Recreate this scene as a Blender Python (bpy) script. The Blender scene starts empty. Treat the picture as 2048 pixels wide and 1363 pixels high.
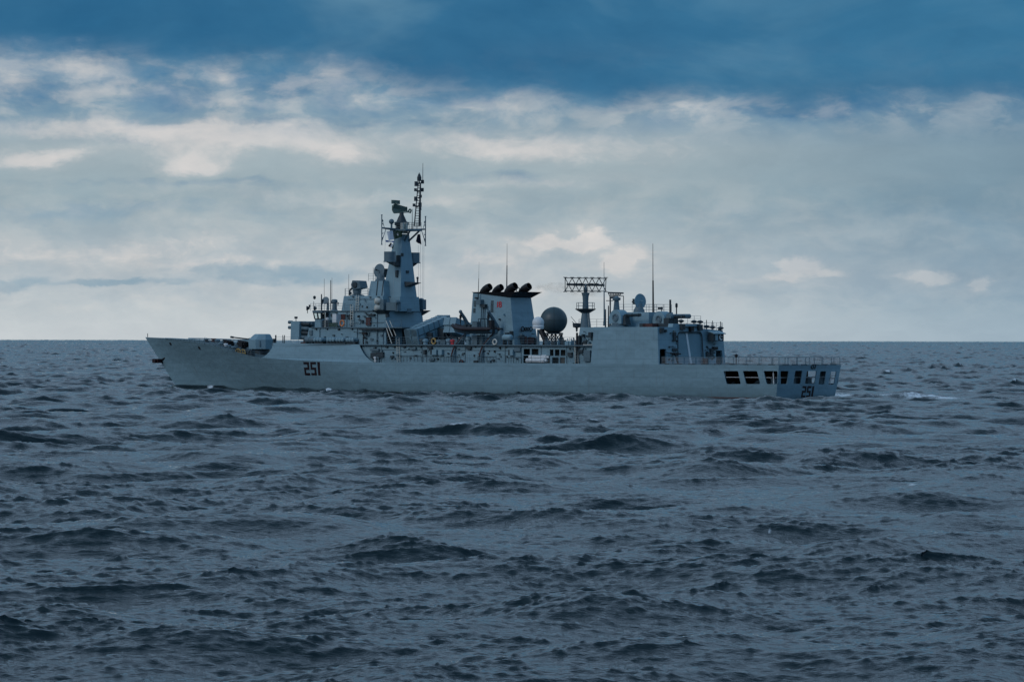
import bpy, bmesh, math, random
import numpy as np
from mathutils import Vector, Matrix
from mathutils.geometry import tessellate_polygon
scene = bpy.context.scene
C = scene.collection
random.seed(7)
R = math.radians

# ------------------------------------------------------------------ camera
FPX = 7700.0                 # focal length in photo pixels (2048 wide)
CAM_H = 7.4                  # eye height above the water
HORIZON = 676.0
cam_d = bpy.data.cameras.new('camera'); cam = bpy.data.objects.new('camera', cam_d); C.objects.link(cam)
cam_d.sensor_width = 36.0; cam_d.lens = 36.0 * FPX / 2048.0
cam_d.clip_start = 1.0; cam_d.clip_end = 80000.0
PITCH = -(681.5 - HORIZON) / FPX
ROLL = 4.0 / 2048.0
cam.location = (0, 0, CAM_H)
camR = Matrix.Rotation(math.pi / 2 + PITCH, 3, 'X') @ Matrix.Rotation(ROLL, 3, 'Z')
cam.rotation_euler = camR.to_euler()
scene.camera = cam

# ------------------------------------------------------------------ view
vs = scene.view_settings
vs.view_transform = 'Standard'; vs.look = 'None'; vs.exposure = 0.0; vs.gamma = 1.0
scene.cycles.max_bounces = 5; scene.cycles.diffuse_bounces = 2; scene.cycles.glossy_bounces = 2
scene.cycles.volume_bounces = 0; scene.cycles.caustics_reflective = False; scene.cycles.caustics_refractive = False

def s2l(c):
    c = c / 255.0
    return c / 12.92 if c <= 0.04045 else ((c + 0.055) / 1.055) ** 2.4
def rgb(r, g, b): return (s2l(r), s2l(g), s2l(b), 1.0)

# ------------------------------------------------------------------ node helper
class NT:
    def __init__(s, tree): s.t = tree; s.n = tree.nodes; s.l = tree.links
    def put(s, sock, v):
        if isinstance(v, bpy.types.NodeSocket): s.l.new(v, sock)
        elif v is not None: sock.default_value = v
    def m(s, op, a, b=None, c=None, clamp=False):
        n = s.n.new('ShaderNodeMath'); n.operation = op; n.use_clamp = clamp
        for i, v in enumerate((a, b, c)): s.put(n.inputs[i], v)
        return n.outputs[0]
    def vm(s, op, a, b=None, c=None):
        n = s.n.new('ShaderNodeVectorMath'); n.operation = op
        for i, v in enumerate((a, b, c)): s.put(n.inputs[i], v)
        return n.outputs['Value'] if op in ('DOT_PRODUCT', 'LENGTH') else n.outputs[0]
    def xyz(s, x, y, z):
        n = s.n.new('ShaderNodeCombineXYZ')
        for i, v in enumerate((x, y, z)): s.put(n.inputs[i], v)
        return n.outputs[0]
    def sep(s, v):
        n = s.n.new('ShaderNodeSeparateXYZ'); s.l.new(v, n.inputs[0]); return n.outputs
    def noise(s, v, scale, detail=4, rough=0.55, dist=0.0, col=False):
        n = s.n.new('ShaderNodeTexNoise'); s.put(n.inputs['Vector'], v)
        n.inputs['Scale'].default_value = scale; n.inputs['Detail'].default_value = detail
        n.inputs['Roughness'].default_value = rough; n.inputs['Distortion'].default_value = dist
        return n.outputs['Color' if col else 'Fac']
    def ramp(s, f, stops, interp='LINEAR'):
        n = s.n.new('ShaderNodeValToRGB'); s.put(n.inputs[0], f); r = n.color_ramp; r.interpolation = interp
        while len(r.elements) < len(stops): r.elements.new(0.5)
        for e, (p, c) in zip(r.elements, stops):
            e.position = p; e.color = c if len(c) == 4 else (*c, 1)
        return n.outputs[0]
    def mr(s, v, a, b, c=0.0, d=1.0, smooth=True):
        n = s.n.new('ShaderNodeMapRange'); n.interpolation_type = 'SMOOTHSTEP' if smooth else 'LINEAR'
        n.clamp = True if not smooth else n.clamp
        for i, x in enumerate((v, a, b, c, d)): s.put(n.inputs[i], x)
        return n.outputs[0]
    def mix(s, f, a, b, mode='MIX'):
        n = s.n.new('ShaderNodeMix'); n.data_type = 'RGBA'; n.blend_type = mode
        s.put(n.inputs[0], f); s.put(n.inputs[6], a); s.put(n.inputs[7], b)
        return n.outputs[2]

# ------------------------------------------------------------------ sky (world) and sun
SUN_EL, SUN_AZ = R(32), R(232)       # azimuth clockwise from +Y (the view direction): behind and to the left
SKY_K = 0.1
def build_world():
    w = bpy.data.worlds.new('World'); scene.world = w; w.use_nodes = True
    N = NT(w.node_tree); N.n.clear()
    out = N.n.new('ShaderNodeOutputWorld')
    tc = N.n.new('ShaderNodeTexCoord').outputs['Generated']
    d = N.vm('NORMALIZE', tc)
    dx, dy, dz = N.sep(d)
    az = N.m('ARCTAN2', dx, dy); el = N.m('ARCSINE', dz)
    # angular coordinates: 7700 units per radian, azimuth 0 at 1024, horizon at 679
    U = N.m('MULTIPLY_ADD', az, 7700.0, 1024.0)
    V = N.m('MULTIPLY_ADD', el, -7700.0, 676.0)
    # --- the rest of the vault: physical sky under a broken overcast
    nish = N.n.new('ShaderNodeTexSky'); nish.sky_type = 'NISHITA'; nish.sun_disc = False
    nish.sun_elevation = SUN_EL; nish.sun_rotation = SUN_AZ
    nish.air_density = 1.0; nish.dust_density = 1.5
    big = N.noise(N.vm('MULTIPLY', d, (1.0, 1.0, 2.2)), 2.2, 5, 0.55, 0.3)
    over = N.ramp(N.mr(el, 0.0, 1.2, 0, 1, False), [
        (0.0, (1.9, 2.7, 3.5)), (0.08, (0.8, 2.0, 3.2)), (0.17, (1.3, 2.6, 3.9)), (0.29, (3.2, 4.9, 7.0)), (0.46, (3.3, 5.0, 7.1)), (0.62, (1.4, 2.7, 4.2)), (1.0, (1.5, 3.2, 4.9))])
    over = N.mix(1.0, over, N.ramp(big, [(0.3, (0.75, 0.8, 0.85)), (0.7, (1.3, 1.22, 1.15))]), 'MULTIPLY')
    behind = N.mr(dy, 0.5, -0.5)
    over = N.mix(behind, over, N.mix(1.0, over, (0.70, 0.86, 1.02, 1), 'MULTIPLY'))
    vault = N.mix(0.82, nish.outputs[0], over)
    # --- cloudscape low over the sea ahead
    UV = N.xyz(U, V, 0.0)
    nb = N.noise(N.vm('MULTIPLY', UV, (0.0030, 0.0075, 1)), 1.0, 7, 0.55, 0.4, col=True)
    nv = N.vm('SUBTRACT', nb, (0.5, 0.5, 0.5))
    W = N.vm('ADD', UV, N.vm('MULTIPLY', nv, (190.0, 90.0, 0.0)))
    nf = N.noise(N.vm('MULTIPLY', UV, (0.010, 0.021, 1)), 1.0, 6, 0.6, 0.6, col=True)
    W = N.vm('ADD', W, N.vm('MULTIPLY', N.vm('SUBTRACT', nf, (0.5, 0.5, 0.5)), (70.0, 44.0, 0.0)))
    wx, wy, _ = N.sep(W)
    def blobs(lst):
        acc = None
        for (u, v, su, sv, a) in lst:
            q = N.vm('MULTIPLY_ADD', W, (1 / su, 1 / sv, 0), (-u / su, -v / sv, 0))
            g = N.m('POWER', 0.45, N.vm('DOT_PRODUCT', q, q))
            acc = N.m('MULTIPLY', g, a) if acc is None else N.m('MULTIPLY_ADD', g, a, acc)
        return acc
    base = N.ramp(N.mr(V, -200.0, 700.0, 0, 1, False), [((v + 200) / 900.0, rgb(*c)) for v, c in [
        (-200, (56, 106, 146)), (60, (62, 116, 156)), (150, (88, 134, 166)), (215, (128, 156, 174)), (300, (156, 173, 181)),
        (400, (152, 171, 179)), (480, (168, 182, 189)), (560, (180, 190, 196)), (620, (190, 199, 203)), (680, (195, 202, 206))]])
    # the right side of the low sky is a little darker and bluer
    side = N.mr(U, 1100.0, 2100.0)
    base = N.mix(N.m('MULTIPLY', side, 0.25), base, N.mix(1.0, base, (0.72, 0.83, 0.88, 1), 'MULTIPLY'))
    light = blobs([(25, 140, 60, 40, .75), (150, 135, 55, 28, .6), (215, 140, 40, 30, .5), (440, 150, 38, 20, .9), (665, 155, 42, 40, .75),
        (745, 205, 60, 18, .45), (955, 208, 85, 20, .65), (480, 213, 130, 13, .55), (250, 195, 130, 16, .45), (1370, 216, 95, 22, .55),
        (1250, 290, 200, 40, .3), (1060, 275, 150, 26, .35), (260, 262, 300, 14, .75), (470, 285, 230, 26, .8), (390, 335, 75, 20, .9), (670, 312, 55, 22, .75),
        (80, 318, 90, 16, .85), (960, 290, 150, 16, .45), (1010, 365, 260, 16, .32), (820, 405, 260, 14, .3), (600, 395, 260, 12, .2), (200, 500, 420, 26, .45),
        (420, 532, 170, 12, .4), (1085, 482, 27, 16, 1.0), (1140, 486, 26, 12, .8), (1198, 470, 30, 20, 1.1), (1262, 518, 34, 27, 1.1), (1060, 500, 40, 12, .5),
        (1010, 535, 45, 26, .5), (930, 530, 30, 14, .5), (1605, 530, 42, 15, .95), (1570, 555, 34, 11, .7), (1830, 550, 44, 12, .9), (1660, 545, 40, 10, .5),
        (1950, 560, 30, 16, 1.0), (1480, 560, 60, 12, .3), (760, 555, 90, 14, .3), (1090, 590, 130, 18, .3), (350, 620, 500, 40, .2)])
    dark = blobs([(560, 172, 75, 30, 1.1), (330, 192, 70, 30, .9), (70, 192, 75, 30, .9), (215, 168, 45, 20, .4), (310, 140, 60, 20, .5), (850, 175, 120, 20, .5),
        (1600, 222, 130, 26, 1.2), (1240, 215, 75, 12, .5), (1740, 190, 120, 24, .4), (1900, 230, 160, 30, .25), (620, 250, 420, 9, .4), (260, 292, 90, 9, .3),
        (350, 378, 360, 13, .42), (120, 430, 150, 18, .5), (450, 425, 360, 9, .35), (900, 345, 190, 20, .32), (1050, 345, 60, 22, .25),
        (30, 565, 55, 16, 1.1), (190, 567, 70, 8, 1.0), (260, 570, 40, 8, .7), (360, 570, 45, 10, .7), (500, 550, 130, 12, .75), (640, 562, 110, 12, .7),
        (960, 560, 50, 16, .35), (1450, 430, 330, 40, .28), (1160, 555, 40, 12, .3), (1790, 590, 300, 22, .25), (1330, 548, 60, 14, .3), (1900, 430, 200, 60, .2)])
    nc2 = N.noise(N.vm('MULTIPLY', N.vm('ADD', UV, N.vm('MULTIPLY', nv, (140.0, 70.0, 0.0))), (0.014, 0.026, 1)), 1.0, 6, 0.6, 0.2)
    hi = N.mr(V, 470.0, 240.0)                   # clouds higher up are greyer blue in the shade
    col = N.mix(N.m('MULTIPLY', N.mr(N.m('MULTIPLY_ADD', N.m('SUBTRACT', nc2, 0.5), 0.8, dark), 0.15, 0.8), 0.9, clamp=True), base, N.mix(hi, rgb(140, 166, 182), rgb(72, 118, 154)))
    tex = N.m('MULTIPLY_ADD', N.m('SUBTRACT', N.sep(nf)[2], 0.5), 1.6, 1.0)
    nc = N.noise(N.vm('MULTIPLY', N.vm('ADD', UV, N.vm('MULTIPLY', nv, (120.0, 60.0, 0.0))), (0.023, 0.036, 1)), 1.0, 6, 0.6, 0.2)
    lite = N.m('MULTIPLY_ADD', N.mr(N.m('MULTIPLY_ADD', N.m('SUBTRACT', nc, 0.5), 1.0, light), 0.15, 0.85), N.mr(V, 400.0, 470.0, 0.55, 1.0), N.m('MULTIPLY', N.m('MULTIPLY', light, tex), 0.5))
    col = N.mix(N.m('MULTIPLY', lite, 0.92, clamp=True), col, N.mix(N.mr(V, 350.0, 620.0), rgb(210, 208, 207), rgb(211, 209, 207)))
    # broken mid-level cloud just under the deck
    ns = N.noise(N.vm('MULTIPLY', N.vm('ADD', UV, N.vm('MULTIPLY', nv, (110.0, 60.0, 0.0))), (0.0080, 0.0165, 1)), 1.0, 6, 0.58, 0.15)
    band = N.m('MULTIPLY', N.mr(V, 60.0, 130.0), N.mr(V, 300.0, 215.0))
    col = N.mix(N.m('MULTIPLY', band, 0.5), col, N.ramp(ns, [(0.36, rgb(84, 130, 164)), (0.48, rgb(124, 152, 172)), (0.57, rgb(176, 184, 190)), (0.7, rgb(204, 203, 202))]))
    low_ = N.m('MULTIPLY', N.mr(V, 320.0, 420.0), N.mr(V, 660.0, 590.0))
    col = N.mix(N.m('MULTIPLY', low_, 0.22), col, N.ramp(ns, [(0.38, rgb(132, 158, 176)), (0.5, rgb(168, 180, 188)), (0.62, rgb(206, 205, 204))]))
    # the dark cloud deck across the top
    edge = N.ramp(N.mr(U, 0.0, 2048.0, 0, 1, False), [(u / 2048.0, (v / 300.0,) * 3) for u, v in [
        (0, 92), (120, 96), (300, 112), (520, 122), (640, 118), (800, 140), (900, 178), (1020, 160), (1130, 198), (1300, 182), (1440, 176), (1520, 200), (1700, 200), (1850, 178), (2048, 190)]], 'B_SPLINE')
    ed = N.m('SUBTRACT', N.m('MULTIPLY_ADD', edge, 300.0, 6.0), wy)
    deckm = N.mr(ed, -44.0, 34.0)
    dn = N.noise(N.vm('MULTIPLY', UV, (0.0022, 0.0052, 1)), 1.0, 5, 0.5, 0.5)
    deckc = N.ramp(dn, [(0.25, rgb(36, 94, 134)), (0.5, rgb(52, 107, 144)), (0.72, rgb(88, 132, 160))])
    deckc = N.mix(N.mr(U, 900.0, 2048.0, 0.0, 0.5), deckc, rgb(60, 120, 156))
    col = N.mix(N.m('MULTIPLY', deckm, 0.95), col, deckc)
    col = N.mix(N.m('MULTIPLY', N.m('MULTIPLY', N.mr(U, 1150.0, 2100.0), N.mr(V, 120.0, 260.0)), 1.0), col, N.mix(1.0, col, (0.655, 0.765, 0.855, 1), 'MULTIPLY'))
    grain = N.noise(N.vm('MULTIPLY', W, (0.006, 0.014, 1)), 1.0, 6, 0.6)
    col = N.mix(1.0, col, N.ramp(grain, [(0.3, (0.93, 0.94, 0.95)), (0.7, (1.07, 1.06, 1.05))]), 'MULTIPLY')
    scl = N.n.new('ShaderNodeVectorMath'); scl.operation = 'SCALE'; N.l.new(col, scl.inputs[0]); scl.inputs['Scale'].default_value = 1 / SKY_K
    mask = N.m('MULTIPLY', N.m('MULTIPLY', N.mr(V, -240.0, -30.0), N.mr(N.m('ABSOLUTE', az), 0.62, 0.36)), 1.0)
    ba = N.n.new('ShaderNodeBackground'); N.l.new(vault, ba.inputs[0]); ba.inputs[1].default_value = SKY_K
    bb = N.n.new('ShaderNodeBackground'); N.l.new(scl.outputs[0], bb.inputs[0]); bb.inputs[1].default_value = SKY_K
    mx = N.n.new('ShaderNodeMixShader'); N.l.new(mask, mx.inputs[0]); N.l.new(ba.outputs[0], mx.inputs[1]); N.l.new(bb.outputs[0], mx.inputs[2])
    N.l.new(mx.outputs[0], out.inputs[0])
    w.cycles.sampling_method = 'MANUAL'; w.cycles.sample_map_resolution = 1024
build_world()
sun_d = bpy.data.lights.new('sun', 'SUN'); sun_d.energy = 0.5; sun_d.angle = R(18); sun_d.color = (1.0, 0.97, 0.93)
sun = bpy.data.objects.new('sun', sun_d); C.objects.link(sun)
sun_dir = Vector((math.sin(SUN_AZ) * math.cos(SUN_EL), math.cos(SUN_AZ) * math.cos(SUN_EL), math.sin(SUN_EL)))
sun.rotation_euler = (-sun_dir).to_track_quat('-Z', 'Y').to_euler()

# ------------------------------------------------------------------ ship frame: x forward, y to port, z up, origin at the stern waterline
TH = R(43.0); cs, sn = math.cos(TH), math.sin(TH)
D0 = 472.0; W2 = 6.15
port_corner = Vector(((1558 - 1024) / FPX * D0, D0, 0))
SHIP_O = port_corner + Vector((sn, cs, 0)) * W2
SHIP_RZ = math.pi - TH
SHIP_M = Matrix.Translation(SHIP_O) @ Matrix.Rotation(SHIP_RZ, 4, 'Z')
SHIP_I = SHIP_M.inverted()
def ray(px, py):
    d = camR @ Vector(((px - 1024) / FPX, (681.5 - py) / FPX, -1))
    return d
_o = SHIP_I @ cam.location
def P(px, py, y):
    d = SHIP_I.to_3x3() @ ray(px, py); t = (y - _o.y) / d.y; return _o + d * t
def Q(px, py, x):
    d = SHIP_I.to_3x3() @ ray(px, py); t = (x - _o.x) / d.x; return _o + d * t
def G(px, py, z=0.0):
    d = ray(px, py); t = (z - CAM_H) / d.z; return cam.location + d * t
# ------------------------------------------------------------------ sea: one sheet from under the camera to the horizon
SEA_GAIN = 1.0
def ocean_tile(L, n, lam_min, lam_max, hs, wind_deg, spread, peak, seed, chop, pw=4.0):
    rng = np.random.default_rng(seed)
    k1 = 2 * np.pi * np.fft.fftfreq(n, d=L / n)
    kx, ky = np.meshgrid(k1, k1, indexing='ij')
    k = np.hypot(kx, ky); k[0, 0] = 1
    kp = 2 * np.pi / peak
    S = k ** -pw * np.exp(-0.74 * (kp / k) ** 2)
    a = np.deg2rad(wind_deg)
    ca = (kx * math.cos(a) + ky * math.sin(a)) / k
    Dr = np.where(ca > 0, np.abs(ca) ** spread, 0.10 * np.abs(ca) ** spread) + 0.03
    S = S * Dr
    lam = 2 * np.pi / k
    S = S * np.clip((lam - lam_min) / (0.4 * lam_min), 0, 1) * np.clip((lam_max - lam) / (0.2 * lam_max), 0, 1)
    S[0, 0] = 0
    z = (rng.normal(size=(n, n)) + 1j * rng.normal(size=(n, n))) * np.sqrt(S)
    h = np.fft.ifft2(z).real; s = hs / 4 / h.std(); z = z * s
    h = np.fft.ifft2(z).real
    dx = np.fft.ifft2(1j * kx / k * z).real * chop; dy = np.fft.ifft2(1j * ky / k * z).real * chop
    jxx = 1 - np.fft.ifft2(kx * kx / k * z).real * chop * -1
    jxx = 1 + np.fft.ifft2(-kx * kx / k * z).real * chop; jyy = 1 + np.fft.ifft2(-ky * ky / k * z).real * chop
    jxy = np.fft.ifft2(-kx * ky / k * z).real * chop
    J = jxx * jyy - jxy * jxy
    return [f.astype(np.float32) for f in (h, dx, dy, J)]
def sample(f, L, x, y):
    n = f.shape[0]
    u = (x / L * n) % n; v = (y / L * n) % n
    i = np.floor(u).astype(np.int64); j = np.floor(v).astype(np.int64)
    a = (u - i).astype(np.float32); b = (v - j).astype(np.float32)
    i %= n; j %= n; i1 = (i + 1) % n; j1 = (j + 1) % n
    return (f[i, j] * (1 - a) + f[i1, j] * a) * (1 - b) + (f[i, j1] * (1 - a) + f[i1, j1] * a) * b
FOAM_PX = [  # photo position of foam patches: px, py, half width px, half depth m, strength
    (441, 787, 20, 2.0, .75), (420, 780, 8, 1.5, .7), (500, 783, 14, 1.2, .6), (585, 780, 10, 1.4, .5), (612, 779, 22, 1.3, .5), (655, 780, 28, 1.6, .42), (690, 782, 14, 1.4, .45),
    (985, 790, 22, 1.2, .35), (1545, 797, 8, 1.5, .6), (1640, 798, 10, 1.5, .7), (1690, 793, 22, 4.0, 1.0), (1730, 795, 26, 4, .8), (1790, 794, 36, 4, .8), (1840, 797, 42, 3.5, .75),
    (1890, 799, 36, 3, .75), (1960, 802, 50, 3, .5), (2010, 801, 34, 2.5, .5), (1935, 783, 8, 5, .7), (1508, 856, 6, 1.2, .9), (880, 809, 8, 1.6, .5),
    (1852, 974, 5, .9, 1.0), (1820, 979, 12, .7, .8), (1795, 982, 8, .6, .7), (1768, 982, 4, .5, .6), (545, 1097, 3, .3, .8), (1245, 1106, 10, .4, .5),
    (95, 746, 14, 6, .5), (100, 683, 6, 40, .4), (160, 691, 6, 30, .5), (1650, 833, 18, 1.6, .4), (1525, 818, 14, 1.6, .4), (2040, 850, 8, 1.6, .6), (1545, 1070, 4, .4, .6), (300, 960, 6, .6, .3)]
def build_sea():
    hA, xA, yA, jA = ocean_tile(331.0, 1024, 3.5, 80.0, 1.05, -74, 3.0, 14.0, 11, 1.05, 3.8)
    hM, xM, yM, jM = ocean_tile(97.0, 1024, 0.8, 7.0, 0.18, -80, 4.0, 4.0, 23, 1.0, 3.7)
    hB, xB, yB, jB = ocean_tile(37.0, 1024, 0.14, 1.3, 0.092, -74, 4.0, 1.1, 5, 0.9, 3.4)
    low, _, _, _ = ocean_tile(331.0, 256, 14.0, 160.0, 1.0, -40, 0.2, 60.0, 8, 0.0)
    rr = [6.0, 20.0, 35.0, 46.0]
    r = 55.0
    while r < 9000: rr.append(r); r += max(0.075, r * 0.0013)
    while r < 12200: rr.append(r); r *= 1.012
    rr = np.array(rr)
    fine = np.arange(-0.175, 0.1751, 0.00047)
    coarse = np.concatenate([np.linspace(0.175, 0.5, 24)[1:], np.linspace(0.5, 2 * math.pi - 0.5, 40)[1:], np.linspace(2 * math.pi - 0.5, 2 * math.pi - 0.175, 24)[1:-1]])
    th = np.concatenate([fine, coarse]); nt = len(th)
    X = np.outer(rr, np.sin(th)); Y = np.outer(rr, np.cos(th))
    dist = np.hypot(X, Y)
    h = sample(hA, 331.0, X, Y)
    # a second, rotated copy of the long waves breaks up the repeat of the tile far away
    c2, s2 = math.cos(0.23), math.sin(0.23)
    h2 = sample(hA, 331.0, X * c2 * .83 + Y * s2 * .83 + 77, -X * s2 * .83 + Y * c2 * .83 + 31)
    fB = np.clip(1 - (dist - 200) / 500, 0.0, 1)
    gust = np.clip(0.75 + 1.3 * sample(low, 331.0, X, Y) + 0.6 * h, 0.3, 1.45)
    hm = sample(hM, 97.0, X, Y)
    far_gain = 1 + 1.1 * np.clip((dist - 180) / 350, 0, 1) - 0.9 * np.clip((dist - 1500) / 4000, 0, 1)
    gb = np.clip(0.65 + 0.4 * gust + 2.0 * hm, 0.45, 1.6)
    z = h * 0.86 + h2 * 0.5 + hm * gust * far_gain + sample(hB, 37.0, X, Y) * fB * gb
    ox = sample(xA, 331.0, X, Y) * 0.9 + sample(xM, 97.0, X, Y) * gust + sample(xB, 37.0, X, Y) * fB * gb
    oy = sample(yA, 331.0, X, Y) * 0.9 + sample(yM, 97.0, X, Y) * gust + sample(yB, 37.0, X, Y) * fB * gb
    J = np.minimum(sample(jA, 331.0, X, Y), 1 - (1 - sample(jM, 97.0, X, Y)) * gust - 0.15)
    far = np.clip(0.95 + dist / 6000, 0, 2.0)
    near = np.clip((dist - 20) / 30, 0, 1)
    amp = (far * near).astype(np.float32)
    sc_ = J + 0.9 * np.clip(0.25 - h, 0, 1); q0, q1 = np.percentile(sc_[(dist > 80) & (dist < 400)], [0.001, 0.04])
    foam = np.clip((q1 - sc_) / (q1 - q0), 0, 1) * 0.9
    for (px, py, hw, hd, a) in FOAM_PX:
        g = G(px, py); w = hw / FPX * g.y; hd = hd * max(1.0, g.y / 170)
        q = ((X - g.x) / w) ** 2 + ((Y - g.y) / hd) ** 2
        foam = np.maximum(foam, a * np.exp(-q * 0.8))
    # the bow wave and the swell along the hull, in ship coordinates
    ix = SHIP_I
    lx = ix[0][0] * X + ix[0][1] * Y + ix[0][3]; ly = ix[1][0] * X + ix[1][1] * Y + ix[1][3]
    for (cx, cy, sx, sy, a) in [(112.5, 1.8, 3.0, 1.7, 0.55), (105.0, 4.2, 4.5, 1.8, 0.95), (98.0, 5.8, 4.0, 2.0, -0.5), (84, 7.4, 7, 2.4, 0.7), (60, 8.3, 9, 2.4, -0.35), (36, 8.6, 7, 2.6, 0.45),
            (112.5, -1.8, 3.0, 1.7, 0.55), (105, -4.2, 4.5, 1.8, .9), (84, -7.4, 7, 2.4, .7)]:
        z = z + a * np.exp(-((lx - cx) / sx) ** 2 - ((ly - cy) / sy) ** 2)
    calm = np.clip((lx + 9) / 6, 0, 1) * np.clip((30 - lx) / 12, 0, 1) * np.clip((15 - ly) / 5, 0, 1) * np.clip((ly + 16) / 6, 0, 1)
    z = z * (1 - .62 * calm) - .22 * calm
    # keep the crests out of the hull's inside
    inside = np.clip((7.5 - np.abs(ly)) / 2, 0, 1) * np.clip((lx + 3) / 3, 0, 1) * np.clip((121 - lx) / 3, 0, 1)
    z = np.where(inside > 0, np.minimum(z, 1.0 - 0.35 * inside), z)
    z = z * amp * SEA_GAIN
    V = np.stack([X + ox * amp, Y + oy * amp, z], -1).reshape(-1, 3).astype(np.float32)
    V = np.concatenate([V, np.array([[0, 0, -0.6]], np.float32)]); centre = len(V) - 1
    nr = len(rr)
    a = (np.arange(nr - 1)[:, None] * nt + np.arange(nt)[None, :]); b = (np.arange(nr - 1)[:, None] * nt + (np.arange(nt)[None, :] + 1) % nt)
    quads = np.stack([a, b, b + nt, a + nt], -1).reshape(-1, 4)[:, ::-1]
    tri = np.stack([np.arange(nt), (np.arange(nt) + 1) % nt, np.full(nt, centre)], -1)
    me = bpy.data.meshes.new('sea')
    nq, ntri = len(quads), len(tri)
    me.vertices.add(len(V)); me.vertices.foreach_set('co', V.ravel())
    me.loops.add(nq * 4 + ntri * 3)
    me.loops.foreach_set('vertex_index', np.concatenate([quads.ravel(), tri.ravel()]).astype(np.int32))
    me.polygons.add(nq + ntri)
    ls = np.concatenate([np.arange(nq) * 4, nq * 4 + np.arange(ntri) * 3]).astype(np.int32)
    me.polygons.foreach_set('loop_start', ls)
    me.polygons.foreach_set('use_smooth', np.ones(nq + ntri, bool))
    me.update(calc_edges=True)
    at = me.attributes.new('foam', 'FLOAT', 'POINT')
    at.data.foreach_set('value', np.concatenate([foam.ravel(), [0]]).astype(np.float32))
    o = bpy.data.objects.new('sea', me); C.objects.link(o); o['kind'] = 'structure'
    mt = bpy.data.materials.new('sea_water'); mt.use_nodes = True; N = NT(mt.node_tree)
    b = N.n['Principled BSDF']
    tc = N.n.new('ShaderNodeTexCoord').outputs['Object']
    f = N.n.new('ShaderNodeAttribute'); f.attribute_name = 'foam'; fa = f.outputs['Fac']
    n1 = N.noise(N.vm('MULTIPLY', tc, (1.0, 0.6, 1)), 2.6, 5, 0.68)
    n1 = N.m('MULTIPLY_ADD', n1, 0.5, N.m('MULTIPLY', N.noise(N.vm('MULTIPLY', tc, (1.0, 0.22, 1)), 0.55, 4, 0.65), 0.5))
    fm = N.mr(N.m('MULTIPLY', fa, N.m('MULTIPLY_ADD', n1, 3.4, -0.75)), 0.22, 0.72)
    col = N.mix(fm, (0.003, 0.011, 0.014, 1), (0.74, 0.78, 0.80, 1))
    N.l.new(col, b.inputs['Base Color'])
    N.l.new(N.m('MULTIPLY_ADD', fm, 0.55, 0.05), b.inputs['Roughness'])
    b.inputs['IOR'].default_value = 1.333
    # ripples too small for the mesh
    r1 = N.noise(N.vm('MULTIPLY', tc, (0.75, 1.3, 1)), 2.1, 5, 0.62, 0.3)
    r2 = N.noise(N.vm('MULTIPLY', tc, (1.0, 0.9, 1)), 0.55, 3, 0.5)
    hgt = N.m('MULTIPLY_ADD', r1, 0.08, N.m('MULTIPLY', r2, 0.02))
    bp = N.n.new('ShaderNodeBump'); bp.inputs['Strength'].default_value = 0.85; bp.inputs['Distance'].default_value = 1.0
    N.l.new(hgt, bp.inputs['Height']); N.l.new(bp.outputs[0], b.inputs['Normal'])
    me.materials.append(mt)
build_sea()
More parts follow.
